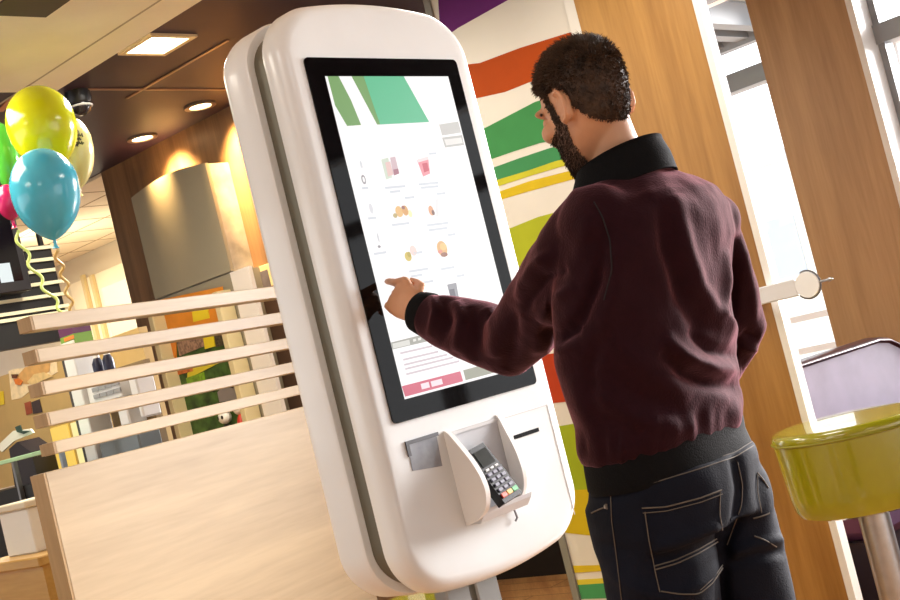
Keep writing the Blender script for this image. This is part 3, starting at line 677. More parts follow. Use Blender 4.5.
# things on the machine
x0, x1, z0, z1 = quad((49, 350), (72, 329)); 
b = MB(); xx = max(x0, xm0-.01)
t = thing('meal_box', 'small colourful printed card box on top of the white drinks machine, tied to the balloons', 'box', tuple(F5 @ Vector((xm0+.04, .05, zmt))), YK-PI/2)
FB2 = lframe(F5 @ Vector((xm0+.045, .05, zmt)), YK-PI/2)
for nm, rgb, lo, hi in (('box_body', (120, 160, 60), (-.05, -.04, 0), (.05, .04, .045)), ('box_lid', (96, 44, 84), (-.05, -.04, .0455), (.05, .04, .085)), ('white_band', (232, 230, 220), (-.0505, -.043, .006), (.045, -.0401, .022)), ('orange_band', (224, 130, 50), (-.02, -.043, .026), (.05, -.0401, .04))):
    b = MB(); b.box(lo, hi, FB2); b.build(nm, mat('meal_'+nm, rgb, .5), t)
M_nb = mat('navy_bottle', (28, 30, 54), .3)
for k, (px, py) in enumerate(((96, 366), (106, 362))):
    x, z = zo(px, py, -.05); zr = zk1+.0005
    FBt = lframe(F5 @ Vector((x, .06, zr)), 0)
    t = thing('bottle', ('navy bottle on the white machine, the one nearer the balloons', 'navy bottle on the white machine, the one nearer the wood wall')[k], 'bottle', tuple(F5 @ Vector((x, .06, zr))), 0, 'navy bottles on the drinks machine')
    b = MB(); b.lathe([(.020, 0), (.022, .01), (.022, .05), (.012, .07)], 20, FBt); b.build('bottle_body', M_nb, t, True)
    b = MB(); b.lathe([(.012, .07), (.012, .085)], 16, FBt); b.build('cap', M_white, t, True)
# lit heated boxes
for k, (pa, pb, lb) in enumerate((((31, 446), (51, 424), 'glowing amber food warmer box beneath the tan picture board, next to the papers'), ((51, 440), (70, 419), 'glowing pale yellow food warmer box against the white machine'))):
    x0, x1, z0, z1 = quad(pa, pb); x1 = min(x1, xm0-.024) if k else zo(51, 440)[0]-.004
    t = thing('warmer_box', lb, 'warmer', tuple(F5 @ Vector((x0, .1, zc))), YK-PI/2, 'food warmer boxes')
    xx1 = x1-.006
    b = MB(); b.box((x0, .1, zc), (xx1, .34, z1), F5, .004); b.build('housing', mat('warmer_steel_%d' % k, (206, 170, 90), .3, metal=.3), t)
    b = MB(); b.box((x0+.008, .094, zc+.02), (xx1-.008, .099, z1-.012), F5); b.build('lit_front', emis('warmer_glow_%d' % k, ((250, 206, 92), (252, 236, 160))[k], 1.0), t)
# tan picture board with a bread picture
x0, x1, z0, z1 = quad((-25, 425), (60, 340)); 
t = thing('picture_board', 'tan picture board showing brown filled rolls, behind the left rail ends', 'board', tuple(F5 @ Vector((x0, .36, zc))), YK-PI/2)
b = MB(); b.box((x0-1.2, .36, zc+.0005), (xm0+.01, .4, zo(30, 352)[1]), F5); b.build('board', mat('board_tan', (190, 158, 100), .5, var=.08), t)
def pic(nm, rgb, pts, k=1):
    b = MB(); b.poly([(zo(*p, -.36)[0], .36-.002*k, zo(*p, -.36)[1]) for p in pts], (0, .002, 0), F5); b.build(nm, mat('pic_'+nm, rgb, .5, var=.15, vscale=30), t)
pic('plate_picture', (236, 212, 170), [(9, 371), (14, 369), (24, 368), (46, 361), (57, 362), (58, 372), (40, 382), (22, 398), (12, 400)], 1)
pic('roll_picture', (206, 158, 94), [(17, 377), (26, 367), (40, 364), (51, 361), (50, 371), (40, 378), (29, 384), (20, 383)], 2)
pic('roll_picture', (222, 190, 130), [(28, 382), (35, 374), (45, 372), (54, 376), (44, 380), (34, 385)], 3)
pic('filling_picture', (220, 122, 44), [(15, 379), (20, 378), (24, 381), (22, 385), (17, 384)], 4)
pic('dark_crust_picture', (96, 50, 22), [(13, 374), (20, 374), (18, 378), (14, 378)], 5)  # dark brown patch in the bread picture
pic('yellow_picture', (228, 196, 40), [(-4, 392), (4, 391), (5, 404), (-4, 407)], 2)
pic('dark_picture', (60, 44, 42), [(32, 402), (40, 399), (43, 412), (34, 414)], 2); pic('red_picture', (150, 70, 40), [(25, 403), (31, 401), (33, 413), (27, 415)], 2)
# papers / receipts and black holders on the counter
M_pap = mat('receipt_paper', (222, 222, 208), .6)
xg0, zg0 = zo(20, 440)
t = thing('receipt_printer', 'black wedge-shaped printer with pale paper lying over it, on the counter at left', 'printer', tuple(F5 @ Vector((xg0, -.02, zc))), YK-PI/2)
b = MB(); P = [zo(*p, .02) for p in ((9, 462), (9, 449), (17, 442), (31, 452), (33, 457))]; P = [(x, max(z, zc)) for x, z in P]; P[0] = (P[0][0], zc); P[-1] = (P[-1][0], zc)
b.poly([(x, -.02, z) for x, z in P], (0, .1, 0), F5); b.build('body', mat('printer_black', (36, 26, 30), .4), t)
b = MB(); P = [zo(*p, .03) for p in ((-4, 447), (13, 431), (30, 429), (33, 433), (14, 441), (2, 452))]
b.poly([(x, -.03, z) for x, z in P], (0, .009, 0), F5); b.build('paper', M_pap, t)
b = MB(); P = [zo(*p, .035) for p in ((15, 427), (20, 425), (22, 431), (30, 431), (24, 434), (17, 432))]
b.poly([(x, -.036, z) for x, z in P], (0, .005, 0), F5); b.build('paper_mark', mat('mark_dark', (40, 62, 52), .5), t)
# glass shelf over the counter front
xa, za_ = zo(-6, 464, .2); xb_, zb_ = zo(50, 451, .2)
t = thing('glass_shelf', 'green-edged glass shelf along the front of the black back counter', 'shelf', tuple(F5 @ Vector((xa, -.2, 0))), YK-PI/2)
zsf = (za_+zb_)/2
b = MB(); b.box((xa-.05, -.21, zsf-.008), (xb_, -.04, zsf+.008), F5, .002); b.build('glass', mat('green_glass', (170, 208, 168), .08), t)
for xx in (xa+.02, xb_-.05): b = MB(); b.box((xx, -.11-.02, zc-.3), (xx+.015, -.11+.02+.005, zsf-.008), F5) if False else b.box((xx, -.14, .9), (xx+.015, -.122, zsf-.0081), F5); b.build('bracket', M_steel, t)
# black rack with pale rails and screen, hung above the counter, farther back
Z6 = zone(30, 280, 6.2); F6 = lframe(tuple(Z6), YK)
def z6(px, py): q = hit(px, py, Z6, E1)-Z6; return q @ E2, q[2]
xa, zt_ = z6(62, 243); xb_ = z6(70, 330)[0]; zb_ = z6(40, 344)[1]
b = MB(); b.box((xa-1.2, .0, zb_), (xb_, .05, zt_), F6)
t = thing('slatted_rack', 'black rack with pale horizontal rails behind the blue balloon strings', 'rack', tuple(F6 @ Vector((xa, 0, 0))), YK)
b.build('back_panel', M_black, t)
M_rl = mat('pale_rail', (226, 222, 190), .4)
for pl, pr in (((22, 250), (52, 247)), ((26, 262), (52, 259)), ((27, 273), (54, 270)), ((28, 285), (64, 282)), ((-6, 303), (67, 294)), ((-6, 316), (68, 306)), ((-6, 323), (70, 311))):
    x0, za_ = z6(*pl); x1, zb2 = z6(*pr); zz = (za_+zb2)/2
    b = MB(); b.box((x0, -.014, zz-.008), (x1, -.001, zz+.008), F6); b.build('rail', M_rl, t)
for xx in (xa-1.0, xb_-.04): b = MB(); b.box((xx, .02, zt_), (xx+.02, .04, H-.001), F6); b.build('hanger', M_black, t)
xs0, zs1 = z6(-8, 190); xs1, zs0 = z6(22, 294)
t = thing('wall_screen', 'dark menu screen at the left edge beside the balloon strings', 'screen', tuple(F6 @ Vector((xs1, -.08, zs0))), YK)
b = MB(); b.box((xs0-.5, -.10, zs0), (xs1, -.016, zs1), F6, .004); b.build('casing', mat('screen_black', (34, 32, 36), .3), t)
b = MB(); b.box((xs0-.46, -.1022, zs0+.05), (z6(12, 280)[0], -.1002, zs1-.04), F6); b.build('display', mat('screen_off', (10, 10, 14), .1), t)
b = MB(); x, z = z6(0, 276); b.box((x-.06, -.1035, z-.05), (x+.004, -.1021, z+.04), F6); b.build('lit_tile', emis('screen_tile', (230, 240, 240), 1), t)
# front service counter in warm wood and a white box on it
F3o = at(40, 556, 3.75); F3 = lframe((F3o[0], F3o[1], 0), YD)
M_cnt = wood('counter_wood', (176, 132, 60), (206, 164, 92), (.1, 1, 1), 10, .4)
t = thing('front_counter', 'honey-coloured wooden counter at the lower left corner', 'counter', (F3o[0], F3o[1], 0), YK-PI/2)
F3 = lframe((F3o[0], F3o[1], 0), YK-PI/2); h3 = F3o[2]
b = MB(); b.box((-.42, 0, 0), (0, .42, h3-.03), F3); b.build('body', M_cnt, t)
b = MB(); b.box((-.43, -.015, h3-.03), (.012, .43, h3), F3, .004); b.build('worktop', M_cnt, t)
w0 = hit(8, 556, F3o+E2*.08, E2); FW0 = lframe((w0[0], w0[1], h3), YK-PI/2)
q = (hit(38, 556, F3o+E2*.08, E2)-w0) @ E1; hh = hit(8, 512, F3o+E2*.08, E2)[2]-h3
t = thing('white_box', 'plain white box standing on the honey-coloured wooden counter', 'box', tuple(FW0.translation), YK-PI/2)
b = MB(); b.box((0, 0, 0.0), (q, .2, hh), FW0, .004); b.build('body', mat('box_white', (226, 222, 212), .5), t)
b = MB(); b.box((-.02, -.012, hh), (q+.012, .21, hh+.022), FW0, .004); b.build('lid', mat('lid_cream', (216, 204, 178), .5), t)

# ================================================================== wall cabinet and toy display on the wood wall
def wo(px, py, off=.16): q = hit(px, py, W0-E2*off, E2)-A(W0[0], W0[1], 0); return q @ E1, q[2]
xa, za_ = wo(131, 198); xb_, zb_ = wo(205, 163); xsm = wo(228, 292)[0]; zse = wo(170, 294)[1]
xr2 = wo(232, 292)[0]
t = thing('wall_cabinet', 'tall grey-beige wall cabinet with an arched top and shiny metal side', 'cabinet', tuple(FW @ Vector((xa, -.16, 0))), YK-PI/2)
ztp2 = max(za_, zb_)
M_gb = mat('cabinet_greige', (150, 140, 118), .5, var=.04, vscale=3)
n = 14; prof = [(xa, zse), (xb_, zse)]+[(xb_+(xa-xb_)*k/n, zb_+(za_-zb_)*k/n+.035*math.sin(PI*k/n)) for k in range(n+1)]
b = MB(); b.poly([(x, -.16, z) for x, z in prof], (0, .02, 0), FW); b.build('door', M_gb, t)
b = MB(); b.poly([(x, -.139, z-.004) for x, z in prof], (0, .138, 0), FW); b.build('body', mat('cabinet_metal', (186, 180, 166), .25, metal=.3, var=.35, vscale=7, bump=.8, bscale=5), t)
zbt = wo(200, 462)[1]
b = MB(); b.box((xa, -.155, zbt), (min(wo(264, 330, .16)[0], wo(275, 330, .02)[0]-.005), -.002, zse-.008), FW); b.build('lower_body', M_gb, t)
# toy display window in the lower part
M_cr = mat('display_frame', (214, 196, 150), .45)
xd0 = wo(165, 330)[0]; xd1 = wo(236, 320)[0]
xd1 = min(xd1, xb_-.02); zd1 = zse-.05; zd0 = zbt+.05
xd0, xd1 = wo(163, 325, .17)[0], wo(235, 312, .17)[0]
t = thing('toy_display', 'colourful framed display of small toys seen between the divider rails', 'display', tuple(FW @ Vector((xd0, -.17, 0))), YK-PI/2)
def w2_(px, py): return wo(px, py, .17)
zd1 = w2_(200, 300)[1]; zd0 = w2_(215, 452)[1]
fx = .045
FWd = FW
for lo, hi in (((xd0, -.26, zd0), (xd0+fx, -.1601, zd1)), ((xd1-fx, -.26, zd0), (xd1, -.1601, zd1)), ((xd0, -.26, zd0), (xd1, -.1601, zd0+.03))):
    b = MB(); b.box(lo, hi, FW, .004); b.build('frame', M_cr, t)
b = MB(); b.box((xd0+fx, -.175, zd0), (xd1-fx, -.1601, zd1), FW); b.build('backdrop', mat('backdrop_green', (64, 92, 36), .6, var=.7, vscale=14), t)
def tpic(nm, rgb, pts, k=1, v=.05, vs=8):
    b = MB(); P = [wo(*p, .176) for p in pts]; P = [(min(max(x, xd0+fx), xd1-fx), z) for x, z in P]
    b.poly([(x, -.175-.003*k, z) for x, z in P], (0, .003*k, 0), FW); b.build(nm, mat('toy_'+nm+str(k), rgb, .5, var=v, vscale=vs), t)
tpic('orange_card', (228, 140, 36), [(160, 300), (240, 280), (244, 318), (168, 337)], 1, .1)
tpic('yellow_card', (234, 206, 34), [(191, 300), (207, 296), (210, 318), (194, 322)], 2)
tpic('orange_card', (226, 134, 40), [(163, 335), (176, 333), (177, 358), (167, 360)], 2)
tpic('print_card', (150, 116, 92), [(176, 334), (203, 326), (205, 346), (180, 356)], 2, .6, 60)
tpic('yellow_card', (232, 206, 36), [(203, 330), (213, 328), (216, 346), (206, 349)], 3)
tpic('print_card', (74, 62, 40), [(214, 328), (232, 324), (234, 342), (217, 347)], 3, .9, 70)
tpic('orange_card', (206, 112, 52), [(176, 366), (192, 361), (194, 371), (178, 375)], 2, .3, 40)
tpic('yellow_card', (226, 206, 50), [(205, 358), (220, 355), (221, 362), (188, 379), (188, 373)], 2)
tpic('leaf_print', (130, 170, 40), [(187, 378), (204, 372), (206, 384), (190, 390)], 3, .4, 40)
tpic('grey_card', (140, 130, 124), [(218, 392), (226, 384), (243, 384), (244, 398), (220, 402)], 2)
tpic('dark_card', (44, 34, 24), [(212, 386), (238, 378), (234, 388), (222, 384), (214, 392)], 3)
# small toys on the display floor
def toy_at(px, py): x, z = wo(px, py, .21); return x, z
zf_ = zd0+.03
x, z = toy_at(227, 419); r = .04
Fy = FW @ Matrix.Translation((x, -.222, z))
t2 = thing('panda_toy', 'small black and white panda toy in the toy display', 'toy', tuple(Fy.translation), YK-PI/2)
b = MB(); b.ell((0, 0, .012), [(.042, 0, 0), (0, .035, 0), (0, 0, .036)]); FR_ = Fy
def fbuild(mb, F, *a, **k):
    mb.v = [tuple(F @ Vector(p)) for p in mb.v]; return mb.build(*a, **k)
M_tw = mat('toy_white', (240, 236, 226), .4); M_tk = mat('toy_black', (24, 20, 20), .4); M_tr = mat('toy_red', (206, 60, 40), .4)
fbuild(b, Fy, 'head', M_tw, t2, True)
for s in (-1, 1):
    b = MB(); b.ell((s*.03, .004, .044), [(.013, 0, 0), (0, .01, 0), (0, 0, .013)], 12, 8); fbuild(b, Fy, 'ear', M_tk, t2, True)
    b = MB(); b.ell((s*.016, -.03, .014), [(.009, 0, 0), (0, .006, 0), (0, 0, .011)], 12, 8); fbuild(b, Fy, 'eye_patch', M_tk, t2, True)
hb = z-zf_
b = MB(); b.ell((0, 0, -hb/2-.012), [(.036, 0, 0), (0, .03, 0), (0, 0, hb/2-.012)]); fbuild(b, Fy, 'body', M_tk, t2, True)
x, z = toy_at(242, 413); x = min(x, xd1-fx-.045); Fy = FW @ Matrix.Translation((x, -.222, z))
t2 = thing('red_figure_toy', 'small toy with a white head and red body beside the panda toy', 'toy', tuple(Fy.translation), YK-PI/2)
hb = z-zf_
b = MB(); b.ell((0, 0, -hb/2), [(.03, 0, 0), (0, .03, 0), (0, 0, hb/2)]); fbuild(b, Fy, 'body', M_tr, t2, True)
b = MB(); b.ell((-.004, 0, .03), [(.034, 0, 0), (0, .032, 0), (0, 0, .036)]); fbuild(b, Fy, 'head', M_tw, t2, True)
# white board, dark slot strip and small framed switch right of it
xq0 = max(wo(239, 305, .17)[0], xd1+.003); xq1 = wo(259, 305, .17)[0]
b = MB(); b.box((xq0, -.18, zbt+.1), (xq1, -.156, zse-.01), FW); o = b.build('white_board', mat('board_white', (226, 216, 206), .5), fr=FW)
tag(o, 'plain white board on the wall cabinet front next to the toy display', 'board')
xz0, zz0 = wo(256, 284, .02); xz1, zz1 = wo(266, 264, .02)
t = thing('wall_switch', 'small framed grey panel on the orange wood beside the kiosk back', 'switch', tuple(FW @ Vector((xz0, -.02, zz0))), YK-PI/2)
b = MB(); b.box((xz0, -.02, zz0-.12), (xz1+.02, -.001, zz1), FW, .003); b.build('frame', M_cr, t)
b = MB(); b.box((xz0+.025, -.024, zz0-.1), (xz1, -.0201, zz1-.03), FW); b.build('panel', mat('switch_grey', (112, 104, 108), .4, var=.2, vscale=20), t)
xs, _ = wo(275, 330, .02)
b = MB(); b.box((xs, -.05, .2), (xs+.12, -.001, wo(268, 288, .02)[1]), FW); o = b.build('dark_post', mat('post_brown', (72, 52, 40), .45), fr=FW); tag(o, 'narrow dark post on the wood wall just left of the kiosk', 'post')

# ================================================================== balloons
def balloon(px, py, rx, ry, D, rgb, label, lean=0, knot=True, print_=False):
    c = at(px, py, D); s = D/FPX; r = rx*s; h = ry*s
    ctr = c
    t = thing('balloon', label, 'balloon', tuple(ctr), 0, 'party balloons on strings')
    M_b = mat('balloon_%d_%d_%d' % rgb, rgb, .18, coat=.4, sss=.0, trans=0); bb = M_b.node_tree.nodes['Principled BSDF']
    M_b.node_tree.nodes['Principled BSDF'].inputs['Transmission Weight'].default_value = .12
    prof = []
    for k in range(25):
        a = PI*k/24; z = -math.cos(a)
        rr = math.sin(a)*(1-.10*max(0, -z)) if z > 0 else math.sin(a)**(1+.42*(-z))
        zz = z*h*(1.0 if z > 0 else 1.34)
        prof.append((max(rr*r, .004), zz))
    # taper to the knot
    F = Matrix.Translation(Vector(ctr)) @ Matrix.Rotation(lean, 4, 'Y')
    b = MB(); b.lathe(prof, 40, F); body = b.build('body', M_b, t, True)
    zb = -h*1.34
    b = MB(); b.lathe([(.004, zb+.004), (.007, zb-.006), (.005, zb-.014), (.013, zb-.03)], 16, F); b.build('knot', M_b, t, True)
    return t, F, F @ Vector((0, 0, zb-.037))
DB = 4.9
kn_ = []
t, F, k1 = balloon(3, 152, 15, 31, 5.2, (76, 176, 56), 'green balloon cut off by the left picture edge', 0)
t, F, k2 = balloon(41, 123, 34, 38, 4.95, (216, 220, 14), 'large yellow balloon, topmost of the bunch', -.05)
t, F, k3 = balloon(74, 148, 19, 31, 5.15, (220, 214, 150), 'translucent cream balloon with dark print, partly behind the yellow one', .1)
# dark print on the cream balloon
b = MB()
for k, (px, py, w, h) in enumerate(((76, 132, 5, 1.2), (79, 135, 7, 1.4), (78, 139, 6, 1.2), (80, 143, 7, 1), (76, 145, 4, 1))):
    pts = []
    for i in range(9):
        q = at(px-w/2+w*i/8, py+h*math.sin(i*2.2+k), 5.15); dq = ray(px, py)
        # ray/ellipsoid: push to the balloon skin
        cc = at(74, 148, 5.15); s = 5.15/FPX
        o_ = CAM-cc; rd = ray(px-w/2+w*i/8, py+1.6*h*math.sin(i*2.4+k)); sc = A(1/(19*s), 1/(19*s), 1/(31*s))
        oo = o_*sc; dd = rd*sc; Aq = dd @ dd; Bq = oo @ dd; Cq = oo @ oo-1; D_ = Bq*Bq-Aq*Cq
        if D_ > 0: pts.append(CAM+rd*((-Bq-math.sqrt(D_))/Aq))
    if len(pts) > 2: b.tube(pts, .0035, 6)
b.build('print', mat('print_black', (30, 34, 20), .5), t, True)
t, F, k5 = balloon(8, 200, 13, 16, 5.0, (192, 26, 96), 'small magenta balloon behind the blue one', 0)
t, F, k4 = balloon(45, 188, 34, 40, 4.7, (78, 190, 222), 'light blue balloon, front and lowest of the bunch', .05)
# curling ribbons down to the box on the machine
tgt = F5 @ Vector((xm0+.045, .04, zmt+.09))
M_rb = mat('ribbon_green', (196, 214, 120), .4); M_rb2 = mat('ribbon_gold', (224, 190, 120), .4)
for k, (kk, m, lb) in enumerate(((k2, M_rb2, 'gold balloon ribbon hidden behind the blue balloon, from the yellow one'), (k3, M_rb, 'pale green balloon ribbon from the cream balloon behind the bunch'), (k5, M_rb, 'long pale green balloon ribbon hanging from the magenta balloon'), (k4, M_rb2, 'gold and white balloon ribbon hanging under the blue balloon'))):
    if k < 2: continue
    k0 = np.array(kk); e = np.array(tgt)+A(-.016+.011*k, .004*k, 0); pts = []; mid = np.array(k4)+E2*(.05+.03*k)
    for i in range(60):
        u = i/59; p = k0*(1-u)+e*u
        if k < 2: p = k0*(1-u/.5)+mid*u/.5 if u < .5 else mid*(1-(u-.5)/.5)+e*(u-.5)/.5
        sag = math.sin(u*PI)*(.05 if k == 2 else .0)
        pts.append(p+RGT*((.008 if k != 1 else .004)*math.sin(u*26+k)-sag*.3)+UPV*(-sag*.25)+E2*.006*math.cos(u*26))
    o = MB().tube(pts, .0062, 7).build('ribbon', m, None, True); tag(o, lb, 'ribbon', 'balloon ribbons')
# ================================================================== the man at the kiosk
PF = A(-.743, .669, 0); PL_ = A(-.669, -.743, 0); PU = A(0, 0, 1)      # facing, his left, up
DM = 2.25
M_skin = mat('skin', (206, 150, 112), .5, var=.06, vscale=20, bump=.12, bscale=160, sss=.08)
M_jack = mat('jacket_maroon', (36, 11, 17), .85, var=.10, vscale=60, bump=.3, bscale=260, sheen=.45, spec=.1)
_jb = M_jack.node_tree.nodes['Principled BSDF']; _jb.inputs['Sheen Tint'].default_value = (1, .42, .5, 1); _jb.inputs['Sheen Roughness'].default_value = .35
M_rib = mat('rib_black', (9, 8, 9), .85, bump=.4, bscale=300, spec=.15)
M_jean = mat('denim_navy', (12, 15, 27), .8, var=.25, vscale=10, bump=.3, bscale=320, spec=.15)
M_stit = mat('stitch_tan', (90, 80, 68), .7)
M_hair = mat('hair_dark', (64, 44, 28), .6, var=.5, vscale=60, spec=.35)
M_beard = mat('beard_dark', (60, 45, 36), .7, var=.4, vscale=90, spec=.2); M_stub = mat('beard_shade', (112, 82, 64), .6, var=.15, vscale=120)
def ring(l, r, k=.62, D=DM, ex=2.3, tilt=0, n=40, dback=0):
    a_, b_ = at(*l, D), at(*r, D); c = (a_+b_)/2; h = np.linalg.norm((a_-b_)[:2])/2
    a = h/math.sqrt(.669**2+(.743*k)**2); b = a*k; out = []
    f = PF*math.cos(tilt)-PU*math.sin(tilt)
    for i in range(n):
        t = 2*PI*i/n; ct, st = math.cos(t), math.sin(t)
        out.append(c+PL_*a*math.copysign(abs(ct)**(2/ex), ct)+f*b*math.copysign(abs(st)**(2/ex), st))
    return out, c, a, b
def lay(lst, **kw): return [ring(*x, **kw)[0] for x in lst]
def shrink(R, d):
    out = []
    for r in R:
        c = np.mean(r, 0); q = []
        for p in r:
            v = p-c; n = np.linalg.norm(v); q.append(c+v*max(.3, (n-d)/n))
        out.append(q)
    return out
# --- skeleton joints
S_l = at(596, 226, 2.14); 
tip = hit(385.5, 281.5, KC+kn*.006, kn)
def dof(p): return (np.asarray(p)-CAM) @ FWD
Dt = dof(tip)
kn_i = at(402, 289, Dt-.068)                 # index knuckle
Wr = at(417, 311, Dt-.125)                    # wrist
El = at(513, 345, Dt-.29)
print('arm', np.linalg.norm(S_l-El), np.linalg.norm(El-Wr), np.linalg.norm(Wr-kn_i), np.linalg.norm(kn_i-tip), Dt)
S_r = at(705, 224, 2.36); El_r = at(737, 327, 2.47); Wr_r = at(700, 400, 2.52)
hipc = at(672, 500, DM)
HL, HR_ = at(655, 545, 2.20), at(727, 530, 2.31)
def ground(p, z): q = p.copy(); q[2] = z; return q
KnL = A(HL[0]-.03, HL[1]+.02, .50); KnR = A(HR_[0]+.01, HR_[1]+.02, .50)
AnL = A(KnL[0]+.02, KnL[1]-.01, .09); AnR = A(KnR[0]+.04, KnR[1]-.02, .09)
torso = [((590, 494), (755, 447)), ((585, 466), (746, 421)), ((580, 440), (744, 398)), ((566, 405), (740, 357)), ((556, 365), (737, 316)), ((553, 320), (737, 268)), ((553, 275), (737, 226)), ((556, 243), (733, 197)), ((566, 221), (720, 183)), ((580, 203), (697, 173)), ((590, 191), (672, 163)), ((600, 180), (662, 159))]
TR = lay(torso)
# ------------------------------------------------------------------ head frame
HC = at(585, 102, 2.245)
pit = .22
HF0 = A(math.cos(2.22), math.sin(2.22), 0); hl = A(-HF0[1], HF0[0], 0)
hf = HF0*math.cos(pit)-PU*math.sin(pit); hu = PU*math.cos(pit)+HF0*math.sin(pit)
HS = .87
def hp(f, l, u): return HC+(hf*f+hl*l+hu*u)*HS
slices = [(.112, .012, -.028, .018), (.104, .042, -.058, .042), (.09, .062, -.078, .058), (.07, .079, -.092, .069), (.045, .089, -.099, .0745), (.02, .093, -.101, .076), (.0, .0885, -.098, .0745), (-.025, .089, -.088, .072),
          (-.05, .0895, -.072, .069), (-.072, .09, -.045, .065), (-.092, .091, -.018, .057), (-.108, .089, .006, .047), (-.12, .083, .022, .036), (-.127, .074, .034, .022)]
HR = []
for u, f, b_, w in slices:
    c = (f+b_)/2; d = (f-b_)/2; r = []
    for i in range(44):
        t = 2*PI*i/44; ct, st = math.cos(t), math.sin(t); ex = 2.25 if u > -.03 else 2.4
        r.append(hp(c+d*math.copysign(abs(st)**(2/ex), st), w*math.copysign(abs(ct)**(2/ex), ct)*(1-.12*max(0, st)), u))
    HR.append(r)
body = MB(); body.rings(HR[::-1])
body.ell(hp(.082, 0, .022), [hf*.014, hl*.055, hu*.012])                       # brow
body.tube([hp(.09, 0, .012), hp(.1, 0, -.012), hp(.112, 0, -.034), hp(.1, 0, -.042)], [.008, .010, .0135, .010], 14)
for s in (-1, 1):
    body.ell(hp(.1, s*.012, -.037), [hf*.011, hl*.009, hu*.008], 12, 8)
    body.ell(hp(.066, s*.047, -.028), [hf*.024, hl*.022, hu*.02], 16, 10)      # cheekbone
body.ell(hp(.091, 0, -.066), [hf*.008, hl*.024, hu*.005], 16, 8); body.ell(hp(.09, 0, -.076), [hf*.008, hl*.021, hu*.006], 16, 8)
body.ell(hp(.083, 0, -.112), [hf*.014, hl*.022, hu*.014], 16, 10)
# ears: a rim, a bowl and a lobe
for s in (-1, 1):
    ec = A(-.018, s*.0775, -.012); P = []
    for k in range(15):
        a = -2.2+k*4.3/14; P.append(hp(ec[0]-.019*math.cos(a)-.006*math.sin(a)*.3, ec[1]+s*(.013+.005*math.cos(a)), ec[2]+.030*math.sin(a)))
    body.tube(P, [.0042]*15, 10)
    body.ell(hp(ec[0]-.001, s*.0795, ec[2]-.002), [hf*.018-hl*s*.003, hl*s*.006+hf*.002, hu*.027], 16, 10)
    body.ell(hp(ec[0]+.008, s*.083, ec[2]-.028), [hf*.007, hl*.005, hu*.009], 12, 8)
    body.ell(hp(ec[0]+.013, s*.081, ec[2]-.006), [hf*.005, hl*.005, hu*.008], 12, 8)
# neck
nb = at(618, 190, 2.25)
body.tube([at(598, 106, 2.25), at(604, 128, 2.25), at(613, 152, 2.25), at(618, 176, 2.25), at(622, 205, 2.25)], [(.046, .048), (.048, .048), (.050, .049), (.056, .056), (.08, .075)], 28, ref=hf)
# trunk, arms, legs below the clothes
body.rings(shrink(TR, .028))
def limb(mb, pts, rad, n=20): mb.tube(pts, rad, n)
limb(body, [S_l-PL_*.03, S_l*.5+El*.5, El, El*.55+Wr*.45, Wr*.9+El*.1, Wr], [.05, .042, .036, .036, .027, (.027, .022)])
limb(body, [S_r, S_r*.5+El_r*.5, El_r, El_r*.5+Wr_r*.5, Wr_r], [.05, .042, .036, .034, .026])
for h, k, a, s in ((HL, KnL, AnL, 1), (HR_, KnR, AnR, -1)):
    limb(body, [h+PU*.06, h*.6+k*.4, k, k*.55+a*.45, a, a-PU*.03], [.075, .065, .05, .05, .035, .035])
    limb(body, [a-PU*.045, a-PU*.05+PF*.07, a-PU*.06+PF*.15], [.035, .035, .025])
# --- left hand: palm, pointing index, three curled fingers, thumb
hd = (kn_i-Wr); hd /= np.linalg.norm(hd)
down = -UPV*.93+RGT*-.25; wv = down-hd*(down @ hd); wv /= np.linalg.norm(wv)        # index side -> little side
pn = np.cross(hd, wv); 
if pn @ FWD > 0: pn = -pn                    # back of the hand towards the camera
wv0 = wv
pc = Wr+hd*.045+wv*.006
PR = []
for u, w_, t_ in ((-.012, .026, .020), (.012, .031, .018), (.045, .039, .0165), (.075, .041, .0145), (.09, .036, .012)):
    c = Wr+hd*u+wv*(.002+u*.22); PR.append([c+wv*w_*math.cos(2*PI*k/24)+pn*t_*math.sin(2*PI*k/24) for k in range(24)])
hand = MB(); hand.rings(PR)
K0 = [Wr+hd*.085+wv*x for x in (-.018, .006, .029, .049)]
idir = tip-K0[0]; 
hand.tube([K0[0]-hd*.02, K0[0], K0[0]+idir*.42-UPV*.004+pn*.004, K0[0]+idir*.75-UPV*.001+pn*.002, tip-idir/np.linalg.norm(idir)*.006, tip-idir/np.linalg.norm(idir)*.001], [.0095, .0100, .0088, .0080, .0068, .004], 14)
for k, (ln, r) in enumerate(((1.0, .0098), (.94, .0092), (.8, .0082))):
    b0 = K0[k+1]; d1 = hd*.80-pn*.45; d2 = -hd*.35-pn*.9; d3 = -hd*.9+pn*.1
    p1 = b0+d1*.038*ln; p2 = p1+d2*.026*ln; p3 = p2+d3*.02*ln
    hand.tube([b0-hd*.02, b0, p1, p1*.4+p2*.6, p2, p3], [r, r*1.06, r, r*.95, r*.92, r*.75], 14)
    hand.ell(b0+pn*.003, [hd*.011, wv*.010, pn*.010], 12, 8)
th = Wr+hd*.028-wv*.020-pn*.008
hand.tube([th, th+hd*.026-wv*.008-pn*.014, th+hd*.052-wv*.002-pn*.018, th+hd*.074+wv*.006-pn*.016], [.012, .0115, .0095, .007], 14)
hand.tube([Wr-hd*.05, Wr-hd*.01, Wr+hd*.02], [(.027, .023), (.027, .021), (.028, .019)], 20, ref=wv)
def merge(a, c): a.add(c.v, c.f)
merge(body, hand)
me = remesh(body, .0036, 5, .5)
